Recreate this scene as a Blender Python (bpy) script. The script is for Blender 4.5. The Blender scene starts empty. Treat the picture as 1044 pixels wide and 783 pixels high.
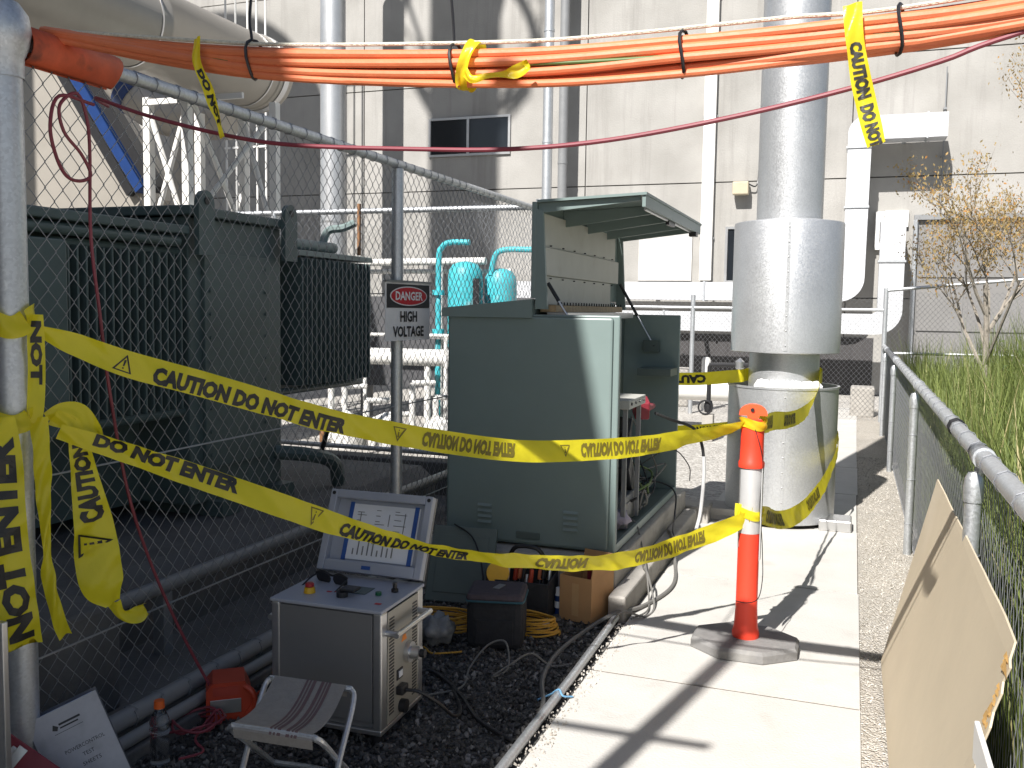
import bpy, bmesh, math, random
from mathutils import Vector, Matrix, Euler
from math import sin, cos, pi, radians, sqrt, atan2
random.seed(7)
S = bpy.context.scene
COL = S.collection
# ------------------------------------------------------------------ camera
cd = bpy.data.cameras.new('camera'); cam = bpy.data.objects.new('camera', cd); COL.objects.link(cam)
cd.sensor_width = 36.0; cd.lens = 36.0 * 955.0 / 1044.0; cd.clip_start = 0.05; cd.clip_end = 400
cam.matrix_world = (Matrix.Translation((0, 0, 1.6)) @ Matrix.Rotation(radians(20), 4, 'Z')
                    @ Matrix.Rotation(radians(90 - 4.6), 4, 'X') @ Matrix.Rotation(radians(0.85), 4, 'Z'))
S.camera = cam
# ------------------------------------------------------------------ sky, sun, exposure
SUN = Vector((0.203, 0.995, -1.0)).normalized()
w = bpy.data.worlds.new('World'); S.world = w; w.use_nodes = True
nt = w.node_tree
sky = nt.nodes.new('ShaderNodeTexSky'); sky.sky_type = 'NISHITA'; sky.sun_disc = False
sky.sun_elevation = radians(44.6); sky.sun_rotation = radians(191.5)
bg = nt.nodes['Background']; bg.inputs['Strength'].default_value = 0.05
nt.links.new(sky.outputs[0], bg.inputs['Color'])
sl = bpy.data.lights.new('sun', 'SUN'); so = bpy.data.objects.new('sun', sl); COL.objects.link(so)
sl.energy = 5.0; sl.angle = radians(0.55); sl.color = (1.0, 0.965, 0.92)
so.rotation_euler = SUN.to_track_quat('-Z', 'Y').to_euler(); so.location = (-5, -20, 25)
S.view_settings.view_transform = 'Standard'; S.view_settings.look = 'None'
S.view_settings.exposure = 0.78; S.view_settings.gamma = 1.0; S.view_settings.use_curve_mapping = False
S.render.engine = 'CYCLES'

# ------------------------------------------------------------------ materials
MATS = {}
def mat(name, col, rough=0.6, metal=0.0, var=0.12, scale=6.0, bump=0.0, bscale=60.0, col2=None, spec=0.5,
        trans=0.0, spots=None, coat=0.0):
    if name in MATS: return MATS[name]
    m = bpy.data.materials.new(name); m.use_nodes = True
    n = m.node_tree.nodes; L = m.node_tree.links
    b = n['Principled BSDF']
    b.inputs['Roughness'].default_value = rough; b.inputs['Metallic'].default_value = metal
    b.inputs['Specular IOR Level'].default_value = spec
    if coat: b.inputs['Coat Weight'].default_value = coat
    tc = n.new('ShaderNodeTexCoord')
    nz = n.new('ShaderNodeTexNoise'); nz.inputs['Scale'].default_value = scale; nz.inputs['Detail'].default_value = 8
    nz.inputs['Roughness'].default_value = 0.65
    L.new(tc.outputs['Object'], nz.inputs['Vector'])
    rp = n.new('ShaderNodeValToRGB'); rp.color_ramp.elements[0].position = 0.3; rp.color_ramp.elements[1].position = 0.7
    c2 = col2 if col2 else tuple(c * (1 + var) for c in col)
    c1 = col if col2 else tuple(c * (1 - var) for c in col)
    rp.color_ramp.elements[0].color = (*c1, 1); rp.color_ramp.elements[1].color = (*c2, 1)
    L.new(nz.outputs['Fac'], rp.inputs['Fac'])
    out = rp.outputs['Color']
    if spots:   # (colour, scale, threshold, amount)
        n2 = n.new('ShaderNodeTexNoise'); n2.inputs['Scale'].default_value = spots[1]; n2.inputs['Detail'].default_value = 10
        L.new(tc.outputs['Object'], n2.inputs['Vector'])
        r2 = n.new('ShaderNodeValToRGB'); r2.color_ramp.elements[0].position = spots[2]; r2.color_ramp.elements[1].position = min(1, spots[2] + 0.12)
        r2.color_ramp.elements[0].color = (0, 0, 0, 1); r2.color_ramp.elements[1].color = (spots[3],) * 3 + (1,)
        L.new(n2.outputs['Fac'], r2.inputs['Fac'])
        mx = n.new('ShaderNodeMixRGB'); L.new(r2.outputs['Color'], mx.inputs['Fac'])
        L.new(out, mx.inputs['Color1']); mx.inputs['Color2'].default_value = (*spots[0], 1); out = mx.outputs['Color']
    L.new(out, b.inputs['Base Color'])
    if bump:
        bz = n.new('ShaderNodeTexNoise'); bz.inputs['Scale'].default_value = bscale; bz.inputs['Detail'].default_value = 6
        L.new(tc.outputs['Object'], bz.inputs['Vector'])
        bp = n.new('ShaderNodeBump'); bp.inputs['Strength'].default_value = bump; bp.inputs['Distance'].default_value = 0.01
        L.new(bz.outputs['Fac'], bp.inputs['Height']); L.new(bp.outputs['Normal'], b.inputs['Normal'])
    if trans:
        t = n.new('ShaderNodeBsdfTranslucent'); L.new(out, t.inputs['Color'])
        mxs = n.new('ShaderNodeMixShader'); mxs.inputs['Fac'].default_value = trans
        L.new(b.outputs[0], mxs.inputs[1]); L.new(t.outputs[0], mxs.inputs[2])
        L.new(mxs.outputs[0], n['Material Output'].inputs['Surface'])
    MATS[name] = m
    return m

def galv_mat(name, col, rough, metal=0.9, vs=45.0, contrast=0.18, stretch=(1, 1, 1)):
    """zinc spangle: voronoi cells vary tone and roughness"""
    m = bpy.data.materials.new(name); m.use_nodes = True
    n = m.node_tree.nodes; L = m.node_tree.links; b = n['Principled BSDF']
    b.inputs['Metallic'].default_value = metal
    tc = n.new('ShaderNodeTexCoord'); mp = n.new('ShaderNodeMapping'); mp.inputs['Scale'].default_value = stretch
    L.new(tc.outputs['Object'], mp.inputs['Vector'])
    v = n.new('ShaderNodeTexVoronoi'); v.inputs['Scale'].default_value = vs; L.new(mp.outputs[0], v.inputs['Vector'])
    z = n.new('ShaderNodeTexNoise'); z.inputs['Scale'].default_value = 3.0; z.inputs['Detail'].default_value = 6; L.new(tc.outputs['Object'], z.inputs['Vector'])
    sp = n.new('ShaderNodeSeparateColor'); L.new(v.outputs['Color'], sp.inputs[0])
    mr = n.new('ShaderNodeMapRange'); mr.inputs['To Min'].default_value = 1 - contrast; mr.inputs['To Max'].default_value = 1 + contrast * 0.4
    L.new(sp.outputs[0], mr.inputs['Value'])
    mr2 = n.new('ShaderNodeMapRange'); mr2.inputs['To Min'].default_value = 0.8; mr2.inputs['To Max'].default_value = 1.15; L.new(z.outputs['Fac'], mr2.inputs['Value'])
    mu = n.new('ShaderNodeMath'); mu.operation = 'MULTIPLY'; L.new(mr.outputs[0], mu.inputs[0]); L.new(mr2.outputs[0], mu.inputs[1])
    vm = n.new('ShaderNodeVectorMath'); vm.operation = 'SCALE'; vm.inputs[0].default_value = col; L.new(mu.outputs[0], vm.inputs['Scale'])
    L.new(vm.outputs[0], b.inputs['Base Color'])
    r = n.new('ShaderNodeMapRange'); r.inputs['To Min'].default_value = rough - 0.08; r.inputs['To Max'].default_value = rough + 0.1
    L.new(sp.outputs[1], r.inputs['Value']); L.new(r.outputs[0], b.inputs['Roughness'])
    MATS[name] = m
    return m

def streak_mat(name, c1, c2, dark):
    """cast concrete with weather streaks running down"""
    m = bpy.data.materials.new(name); m.use_nodes = True
    n = m.node_tree.nodes; L = m.node_tree.links; b = n['Principled BSDF']; b.inputs['Roughness'].default_value = 0.85
    tc = n.new('ShaderNodeTexCoord'); mp = n.new('ShaderNodeMapping'); mp.inputs['Scale'].default_value = (2.2, 2.2, 0.13); L.new(tc.outputs['Object'], mp.inputs['Vector'])
    a = n.new('ShaderNodeTexNoise'); a.inputs['Scale'].default_value = 1.6; a.inputs['Detail'].default_value = 9; a.inputs['Roughness'].default_value = 0.7; L.new(mp.outputs[0], a.inputs['Vector'])
    c = n.new('ShaderNodeTexNoise'); c.inputs['Scale'].default_value = 0.9; c.inputs['Detail'].default_value = 9; L.new(tc.outputs['Object'], c.inputs['Vector'])
    r = n.new('ShaderNodeValToRGB'); r.color_ramp.elements[0].position = .35; r.color_ramp.elements[1].position = .65
    r.color_ramp.elements[0].color = (*c1, 1); r.color_ramp.elements[1].color = (*c2, 1); L.new(c.outputs['Fac'], r.inputs['Fac'])
    r2 = n.new('ShaderNodeValToRGB'); r2.color_ramp.elements[0].position = .52; r2.color_ramp.elements[1].position = .72
    r2.color_ramp.elements[0].color = (0, 0, 0, 1); r2.color_ramp.elements[1].color = (.6, .6, .6, 1); L.new(a.outputs['Fac'], r2.inputs['Fac'])
    mx = n.new('ShaderNodeMixRGB'); L.new(r2.outputs[0], mx.inputs['Fac']); L.new(r.outputs[0], mx.inputs['Color1']); mx.inputs['Color2'].default_value = (*dark, 1)
    L.new(mx.outputs[0], b.inputs['Base Color'])
    f = n.new('ShaderNodeTexNoise'); f.inputs['Scale'].default_value = 30; f.inputs['Detail'].default_value = 6; L.new(tc.outputs['Object'], f.inputs['Vector'])
    bp = n.new('ShaderNodeBump'); bp.inputs['Strength'].default_value = .25; bp.inputs['Distance'].default_value = .02; L.new(f.outputs['Fac'], bp.inputs['Height']); L.new(bp.outputs[0], b.inputs['Normal'])
    MATS[name] = m
    return m

def gravel_mat(name, c1, c2, c3, scale):
    m = bpy.data.materials.new(name); m.use_nodes = True
    n = m.node_tree.nodes; L = m.node_tree.links; b = n['Principled BSDF']; b.inputs['Roughness'].default_value = 0.9
    tc = n.new('ShaderNodeTexCoord')
    v = n.new('ShaderNodeTexVoronoi'); v.inputs['Scale'].default_value = scale; L.new(tc.outputs['Object'], v.inputs['Vector'])
    sp = n.new('ShaderNodeSeparateColor'); L.new(v.outputs['Color'], sp.inputs[0])
    r = n.new('ShaderNodeValToRGB'); e = r.color_ramp.elements; e[0].color = (*c1, 1); e[1].color = (*c3, 1); k = e.new(0.5); k.color = (*c2, 1)
    L.new(sp.outputs[0], r.inputs['Fac'])
    z = n.new('ShaderNodeTexNoise'); z.inputs['Scale'].default_value = 1.3; z.inputs['Detail'].default_value = 5; L.new(tc.outputs['Object'], z.inputs['Vector'])
    mr = n.new('ShaderNodeMapRange'); mr.inputs['To Min'].default_value = .7; mr.inputs['To Max'].default_value = 1.25; L.new(z.outputs['Fac'], mr.inputs['Value'])
    vm = n.new('ShaderNodeVectorMath'); vm.operation = 'SCALE'; L.new(r.outputs[0], vm.inputs[0]); L.new(mr.outputs[0], vm.inputs['Scale'])
    L.new(vm.outputs[0], b.inputs['Base Color'])
    bp = n.new('ShaderNodeBump'); bp.inputs['Strength'].default_value = .9; bp.inputs['Distance'].default_value = .02; bp.invert = True
    L.new(v.outputs['Distance'], bp.inputs['Height']); L.new(bp.outputs[0], b.inputs['Normal'])
    MATS[name] = m
    return m

def attr_mat(name, c1, c2, rough=0.8, trans=0.0, c3=None):
    """tone varies from piece to piece (a random value stored per face)"""
    m = bpy.data.materials.new(name); m.use_nodes = True
    n = m.node_tree.nodes; L = m.node_tree.links; b = n['Principled BSDF']; b.inputs['Roughness'].default_value = rough
    at = n.new('ShaderNodeAttribute'); at.attribute_name = 'tone'
    r = n.new('ShaderNodeValToRGB'); e = r.color_ramp.elements; e[0].color = (*c1, 1); e[1].color = (*c2, 1)
    if c3: k = e.new(0.82); k.color = (*c2, 1); e[2].color = (*c3, 1)
    L.new(at.outputs['Fac'], r.inputs['Fac']); L.new(r.outputs[0], b.inputs['Base Color'])
    if trans:
        t = n.new('ShaderNodeBsdfTranslucent'); L.new(r.outputs[0], t.inputs['Color'])
        mxs = n.new('ShaderNodeMixShader'); mxs.inputs['Fac'].default_value = trans
        L.new(b.outputs[0], mxs.inputs[1]); L.new(t.outputs[0], mxs.inputs[2]); L.new(mxs.outputs[0], n['Material Output'].inputs['Surface'])
    MATS[name] = m
    return m

def glass_mat(name, col, rough=0.05, ior=1.45):
    m = bpy.data.materials.new(name); m.use_nodes = True; b = m.node_tree.nodes['Principled BSDF']
    b.inputs['Base Color'].default_value = (*col, 1); b.inputs['Roughness'].default_value = rough
    b.inputs['Transmission Weight'].default_value = 1.0; b.inputs['IOR'].default_value = ior
    MATS[name] = m
    return m

concrete = mat('path_concrete', (.50, .485, .455), .9, 0, .07, 3.0, .35, 90, spots=((.36, .34, .31), 5.0, .6, .35))
padcon = mat('pad_concrete', (.36, .34, .31), .9, 0, .15, 5, .4, 70, spots=((.2, .18, .16), 7, .58, .5))
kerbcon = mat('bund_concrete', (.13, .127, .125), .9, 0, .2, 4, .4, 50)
wallcon = streak_mat('wall_concrete', (.30, .29, .27), (.375, .363, .342), (.22, .21, .195))
jointm = mat('joint_dark', (.10, .095, .09), .95)
dirt = gravel_mat('pale_grit', (.40, .36, .30), (.50, .46, .40), (.60, .57, .52), 95)
yardgravel = gravel_mat('yard_gravel', (.30, .28, .25), (.42, .40, .37), (.56, .54, .5), 38)
darkgravel = gravel_mat('dark_gravel', (.045, .043, .04), (.075, .072, .068), (.14, .135, .13), 55)
pebm = attr_mat('pebble_grey', (.04, .038, .036), (.11, .105, .10), .85, c3=(.26, .25, .24))
pebl = attr_mat('pebble_pale', (.33, .30, .26), (.58, .55, .5), .9)
grassm = attr_mat('grass_blade', (.065, .105, .02), (.27, .32, .09), .6, .4, c3=(.50, .43, .22))
leafm = attr_mat('autumn_leaf', (.34, .27, .12), (.46, .29, .10), .6, .35, c3=(.55, .24, .05))
shrubm = attr_mat('shrub_leaf', (.05, .09, .02), (.13, .17, .05), .6, .3)
barkm = mat('bark', (.28, .25, .21), .9, 0, .25, 20, .5, 60)
galv = galv_mat('galvanised_sheet', (.74, .75, .76), .38, .92, 70, .16)
galvd = galv_mat('galvanised_duct', (.60, .61, .63), .5, .3, 30, .10)
galvp = galv_mat('galvanised_pipe', (.60, .62, .64), .45, .75, 120, .12)
wire = mat('fence_wire', (.34, .35, .37), .5, .7, .1, 20)
cladding = mat('pipe_cladding', (.40, .37, .325), .45, .4, .06, 2)
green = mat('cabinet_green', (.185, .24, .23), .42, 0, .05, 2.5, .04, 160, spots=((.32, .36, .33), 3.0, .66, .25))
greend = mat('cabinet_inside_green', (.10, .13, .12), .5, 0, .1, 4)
tgreen = mat('transformer_green', (.08, .118, .115), .45, 0, .15, 3, .05, 90, spots=((.08, .1, .09), 4, .6, .5))
liner = mat('liner_grey', (.46, .46, .42), .55, 0, .07, 3, spots=((.36, .35, .3), 8, .6, .3))
tapem = mat('tape_yellow', (.90, .78, .035), .28, 0, .06, 3.0, .35, 22, trans=.45)
inkm = mat('tape_ink', (.025, .023, .02), .5, trans=.0)
inkback = mat('tape_ink_seen_through', (.22, .18, .03), .4, trans=.3)
orange = mat('cable_orange', (.72, .20, .085), .5, 0, .08, 9, .12, 40)
oranged = mat('sleeve_orange', (.55, .09, .03), .6, 0, .2, 12, spots=((.06, .03, .02), 9, .6, .7))
maroon = mat('cord_maroon', (.21, .035, .05), .5, 0, .1, 10)
redp = mat('adaptor_red', (.45, .05, .02), .45, 0, .08, 8)
bolred = mat('bollard_red', (.80, .055, .025), .42, 0, .05, 5)
boltop = mat('bollard_top_red', (.85, .10, .03), .42, 0, .05, 5)
silver = mat('reflective_sleeve', (.56, .56, .56), .35, .3, .04, 30)
rubber = mat('rubber_base', (.20, .195, .19), .85, 0, .15, 12, .3, 60, spots=((.3, .29, .27), 8, .55, .5))
black = mat('black_plastic', (.018, .018, .02), .4, 0, .1, 10)
blackf = mat('black_fabric', (.022, .023, .027), .85, 0, .2, 30, .3, 120)
greycab = mat('grey_cable', (.16, .155, .145), .55, 0, .1, 10)
whitep = mat('white_paint', (.74, .73, .70), .55, 0, .05, 5)
steelgrey = mat('test_set_grey', (.19, .19, .19), .42, .2, .04, 4)
steelbei = mat('test_set_side', (.36, .34, .29), .45, .2, .04, 4)
alu = mat('aluminium', (.62, .62, .62), .35, .9, .05, 9)
bluew = mat('panel_blue_grey', (.36, .38, .44), .4, .1, .04, 4)
paper = mat('paper', (.72, .73, .76), .8, 0, .03, 8)
blue = mat('blue_strap', (.008, .035, .14), .4, 0, .1, 8)
bluetape = mat('blue_masking_tape', (.02, .08, .30), .5)
cyan = mat('tank_cyan', (.06, .44, .50), .45, 0, .12, 5, spots=((.45, .5, .5), 5, .6, .4))
card = mat('cardboard', (.42, .24, .11), .85, 0, .08, 6, .1, 40)
mdf = mat('hardboard', (.54, .46, .335), .75, 0, .06, 2.2, .08, 30, spots=((.62, .54, .42), 2.0, .6, .4))
mdfraw = mat('hardboard_core', (.50, .30, .10), .9, 0, .2, 30)
mdfdark = mat('hardboard_brown', (.30, .20, .13), .8, 0, .12, 3)
yelc = mat('cord_yellow', (.60, .32, .04), .55, 0, .1, 20)
glassd = mat('window_glass', (.015, .018, .022), .08, 0, .1, 1)
clear = glass_mat('clear_plastic', (.92, .95, .97), .12)
canvas = mat('stool_canvas', (.31, .285, .255), .9, 0, .1, 40, .3, 200)
canvasd = mat('stool_stripe', (.16, .10, .10), .9, 0, .1, 40)
signw = mat('sign_white', (.72, .72, .73), .45, 0, .04, 5)
signr = mat('sign_red', (.50, .02, .03), .45, 0, .04, 5)
signk = mat('sign_black', (.03, .03, .032), .5)
rust = mat('rust_brown', (.22, .11, .05), .8, 0, .3, 12)
grime = mat('grey_metal_door', (.20, .195, .19), .6, .1, .06, 2)
whitecloth = mat('white_cloth', (.80, .79, .77), .85, 0, .05, 15, .5, 25)
pvc = mat('grey_pvc', (.22, .225, .23), .5, 0, .08, 6)
purple = mat('rag_mauve', (.42, .38, .46), .9, 0, .2, 20)
ropem = mat('rope_pale', (.62, .60, .50), .85, 0, .2, 90, .5, 200)
greenwire = mat('wire_green', (.10, .16, .04), .5)
darkred = mat('folder_red', (.20, .015, .03), .5, 0, .08, 6)
bagtop = mat('cooler_lid', (.065, .052, .062), .8, 0, .15, 30, .25, 120)
teal = mat('piping_teal', (.03, .10, .13), .6)
amber = mat('warning_orange', (.75, .22, .02), .5)
yellowp = mat('stop_yellow', (.75, .42, .02), .45)
stackm = galv_mat('stack_cladding', (.56, .57, .58), .42, .68, 140, .10)

# ------------------------------------------------------------------ mesh helpers
def V(*a): return Vector(a)
class MB:
    def __init__(s): s.v = []; s.f = []; s.sm = []; s.tone = []
    def add(s, vs, fs, smooth=False, M=None, tone=None):
        o = len(s.v)
        s.v += [tuple(M @ Vector(p)) if M else tuple(p) for p in vs]
        for f in fs: s.f.append(tuple(i + o for i in f)); s.sm.append(smooth); s.tone.append(tone if tone is not None else 0.5)
        return s
    def box(s, a, b, M=None, bev=0.0):
        x0, y0, z0 = a; x1, y1, z1 = b
        if bev <= 0:
            vs = [(x0,y0,z0),(x1,y0,z0),(x1,y1,z0),(x0,y1,z0),(x0,y0,z1),(x1,y0,z1),(x1,y1,z1),(x0,y1,z1)]
            return s.add(vs, [(3,2,1,0),(4,5,6,7),(0,1,5,4),(1,2,6,5),(2,3,7,6),(3,0,4,7)], False, M)
        bm = bmesh.new(); bmesh.ops.create_cube(bm, size=1.0)
        for v in bm.verts: v.co = Vector(((v.co.x+.5)*(x1-x0)+x0, (v.co.y+.5)*(y1-y0)+y0, (v.co.z+.5)*(z1-z0)+z0))
        bmesh.ops.bevel(bm, geom=bm.edges[:], offset=bev, segments=2, affect='EDGES', profile=.5)
        bm.verts.index_update()
        s.add([tuple(v.co) for v in bm.verts], [tuple(v.index for v in f.verts) for f in bm.faces], False, M); bm.free(); return s
    def cyl(s, p0, p1, r, n=16, r1=None, caps=True, M=None):
        p0 = Vector(p0); p1 = Vector(p1); r1 = r if r1 is None else r1
        d = (p1 - p0).normalized(); a = d.orthogonal().normalized(); b = d.cross(a)
        vs = []
        for p, rr in ((p0, r), (p1, r1)):
            for i in range(n):
                t = 2*pi*i/n; vs.append(p + a*cos(t)*rr + b*sin(t)*rr)
        s.add(vs, [(i, (i+1) % n, n+(i+1) % n, n+i) for i in range(n)], True, M)
        if caps:
            s.add(vs[:n], [tuple(reversed(range(n)))], False, M); s.add(vs[n:], [tuple(range(n))], False, M)
        return s
    def tube(s, pts, r, n=8, M=None, caps=True):
        pts = [Vector(p) for p in pts]; m = len(pts)
        rs = r if isinstance(r, (list, tuple)) else [r]*m
        d0 = (pts[1]-pts[0]).normalized(); a = d0.orthogonal().normalized(); vs = []
        for i, p in enumerate(pts):
            d = (pts[min(i+1, m-1)] - pts[max(i-1, 0)]).normalized()
            a = (a - d*a.dot(d)); a = a.normalized() if a.length > 1e-6 else d.orthogonal().normalized()
            b = d.cross(a)
            for k in range(n): t = 2*pi*k/n; vs.append(p + (a*cos(t) + b*sin(t))*rs[i])
        fs = [(i*n+k, i*n+(k+1) % n, (i+1)*n+(k+1) % n, (i+1)*n+k) for i in range(m-1) for k in range(n)]
        s.add(vs, fs, n > 4, M)
        if caps: s.add(vs[:n], [tuple(reversed(range(n)))], False, M); s.add(vs[-n:], [tuple(range(n))], False, M)
        return s
    def lathe(s, prof, c=(0, 0, 0), n=32, M=None, smooth=True):
        vs = []; m = len(prof)
        for r, z in prof:
            for i in range(n): t = 2*pi*i/n; vs.append((c[0]+r*cos(t), c[1]+r*sin(t), c[2]+z))
        fs = [(j*n+i, j*n+(i+1) % n, (j+1)*n+(i+1) % n, (j+1)*n+i) for j in range(m-1) for i in range(n)]
        return s.add(vs, fs, smooth, M)
    def prism(s, poly, axis, a, b, M=None):
        """poly in the two other axes (cyclic order), extruded from a to b along axis"""
        n = len(poly)
        def mk(p, t): return {'x': (t, p[0], p[1]), 'y': (p[0], t, p[1]), 'z': (p[0], p[1], t)}[axis]
        vs = [mk(p, a) for p in poly] + [mk(p, b) for p in poly]
        return s.add(vs, [tuple(reversed(range(n))), tuple(range(n, 2*n))] + [(i, (i+1) % n, n+(i+1) % n, n+i) for i in range(n)], False, M)
    def build(s, name, m, parent=None, recalc=True):
        me = bpy.data.meshes.new(name); me.from_pydata(s.v, [], s.f)
        me.polygons.foreach_set('use_smooth', s.sm)
        if recalc:
            bm = bmesh.new(); bm.from_mesh(me); bmesh.ops.recalc_face_normals(bm, faces=bm.faces[:])
            for e in bm.edges:
                if len(e.link_faces) == 2 and e.calc_face_angle(0) > .62: e.smooth = False
            bm.to_mesh(me); bm.free()
        me.materials.append(m)
        return link(name, me, parent)
    def build_tone(s, name, m, parent=None):
        o = s.build(name, m, parent, recalc=False)
        at = o.data.attributes.new('tone', 'FLOAT', 'FACE'); at.data.foreach_set('value', s.tone)
        return o
def link(name, me, parent=None):
    o = bpy.data.objects.new(name, me); COL.objects.link(o)
    if parent is not None:
        o.parent = parent
        q = parent; loc = Vector((0, 0, 0))
        if q.parent is None and q.type == 'EMPTY': o.location = -q.location
    return o
def thing(name, label, cat, loc=(0, 0, 0), group=None):
    o = bpy.data.objects.new(name, None); COL.objects.link(o); o.location = loc; o.empty_display_size = .1
    return tag(o, label, cat, group)
def tag(o, label, cat, group=None):
    o['label'] = label; o['category'] = cat
    if group: o['group'] = group
    return o
def struct(o): o['kind'] = 'structure'; return o
def stuff(o): o['kind'] = 'stuff'; return o
def crom(pts, n=8):
    """smooth curve through the points"""
    P = [Vector(p) for p in pts]; P = [P[0]*2-P[1]] + P + [P[-1]*2-P[-2]]; out = []
    for i in range(1, len(P)-2):
        for k in range(n):
            t = k/n; a, b, c, d = P[i-1], P[i], P[i+1], P[i+2]
            out.append(.5*((2*b) + (c-a)*t + (2*a-5*b+4*c-d)*t*t + (3*b-a-3*c+d)*t**3))
    out.append(P[-2].copy()); return out
def basis(o, x, y, z):
    M = Matrix.Identity(4)
    for i, c in enumerate((x, y, z)):
        for j in range(3): M[j][i] = c[j]
    for j in range(3): M[j][3] = o[j]
    return M
_tx = {}
def text2d(txt, bold=.0, shear=0.0):
    """letters as flat faces; returns verts (x, y), faces, width; cap height = 1"""
    k = (txt, bold, shear)
    if k in _tx: return _tx[k]
    c = bpy.data.curves.new('lettering', 'FONT'); c.body = txt; c.size = 1.0; c.offset = bold; c.shear = shear; c.resolution_u = 2
    o = bpy.data.objects.new('lettering', c); COL.objects.link(o)
    me = bpy.data.meshes.new_from_object(o.evaluated_get(bpy.context.evaluated_depsgraph_get()))
    bm = bmesh.new(); bm.from_mesh(me); bmesh.ops.remove_doubles(bm, verts=bm.verts[:], dist=1e-5); bmesh.ops.triangulate(bm, faces=bm.faces[:])
    for _ in range(3):
        e = [q for q in bm.edges if q.calc_length() > .22]
        if e: bmesh.ops.subdivide_edges(bm, edges=e, cuts=1); bmesh.ops.triangulate(bm, faces=bm.faces[:])
    bm.to_mesh(me); bm.free()
    vs = [(v.co.x, v.co.y) for v in me.vertices]; fs = [tuple(p.vertices) for p in me.polygons]
    bpy.data.objects.remove(o); bpy.data.curves.remove(c); bpy.data.meshes.remove(me)
    x0 = min(v[0] for v in vs); x1 = max(v[0] for v in vs); y0 = min(v[1] for v in vs); y1 = max(v[1] for v in vs); h = y1-y0
    r = ([((x-x0)/h, (y-y0)/h) for x, y in vs], fs, (x1-x0)/h); _tx[k] = r; return r
def lettering(mb, txt, M, h, bold=.02, shear=0, width=None, align='C'):
    """flat letters in the local XY plane of M"""
    vs, fs, wd = text2d(txt, bold, shear); sx = h if width is None else width/wd
    ox = {'C': -wd*sx/2, 'L': 0, 'R': -wd*sx}[align]
    mb.add([(x*sx+ox, y*h, 0) for x, y in vs], fs, False, M)

class Ribbon:
    amp = 1.0
    def __init__(s, pts, wid, width, n=10):
        """pts centre points, wid width direction at each point (vectors), width metres"""
        s.c = crom(pts, n); W = crom(wid, n); s.w = []
        ws = width if isinstance(width, (list, tuple)) else [width]*len(pts)
        Wd = crom([(a, 0, 0) for a in ws], n)
        m = len(s.c); s.n = []; s.s = [0.0]
        for i in range(m):
            t = (s.c[min(i+1, m-1)] - s.c[max(i-1, 0)]).normalized()
            u = W[i] - t*W[i].dot(t); u.normalize()
            s.w.append(u*Wd[i].x*.5); s.n.append(t.cross(u).normalized())
            if i: s.s.append(s.s[-1] + (s.c[i]-s.c[i-1]).length)
    def at(s, d, v, off):
        d = max(0, min(d, s.s[-1]-1e-6)); i = 0
        while s.s[i+1] < d: i += 1
        f = (d-s.s[i])/(s.s[i+1]-s.s[i]+1e-9)
        c = s.c[i].lerp(s.c[i+1], f); u = s.w[i].lerp(s.w[i+1], f); nn = s.n[i].lerp(s.n[i+1], f)
        return c + u*v + nn*(off + s.wave(d, v))
    def wave(s, d, v): return s.amp*(.004*sin(d*23+v*1.5) * (1-.3*v) + .004*v*v*sin(d*9) + .0016*sin(d*57+v*4.0) + .0022*v*sin(d*37+2.0))
    def mesh(s, rag=0.0):
        mb = MB(); vs = []; m = int(len(s.s)*4); k = 9; T = s.s[-1]
        for i in range(m+1):
            for j in range(k):
                d = T*i/m
                if rag and i == m: d -= random.random()*rag
                vs.append(s.at(d, -1+2*j/(k-1), 0))
        mb.add(vs, [(i*k+j, i*k+j+1, (i+1)*k+j+1, (i+1)*k+j) for i in range(m) for j in range(k-1)], True)
        return mb
    def text(s, mb, txt, d0, h, off, flipv=False, flipu=False, width=None, bold=.03, v0=0.0, shear=0):
        vs, fs, wd = text2d(txt, bold, shear); L = h*wd if width is None else width; hw = s.w[len(s.w)//2].length
        out = []
        for x, y in vs:
            u = x/wd*L; u = L-u if flipu else u
            v = (y-.5)*h/hw; v = -v if flipv else v
            out.append(s.at(d0+u, max(-.97, min(.97, v+v0)), off))
        mb.add(out, fs); return d0+L
    def triangle(s, mb, d0, h, off, flipv=False):
        hw = s.w[len(s.w)//2].length; sg = -1 if flipv else 1
        def q(p): return s.at(d0+p[0]*h, sg*p[1]*h/hw, off)
        O = [(0, -.5), (1.0, -.5), (.5, .5)]; I = [(.13, -.43), (.87, -.43), (.5, .33)]
        for a in range(3):
            b = (a+1) % 3; mb.add([q(O[a]), q(O[b]), q(I[b]), q(I[a])], [(0, 1, 2, 3)])
        mb.add([q((.46, -.18)), q((.54, -.18)), q((.56, .18)), q((.44, .18))], [(0, 1, 2, 3)])
        mb.add([q((.46, -.33)), q((.54, -.33)), q((.54, -.25)), q((.46, -.25))], [(0, 1, 2, 3)])

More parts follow.
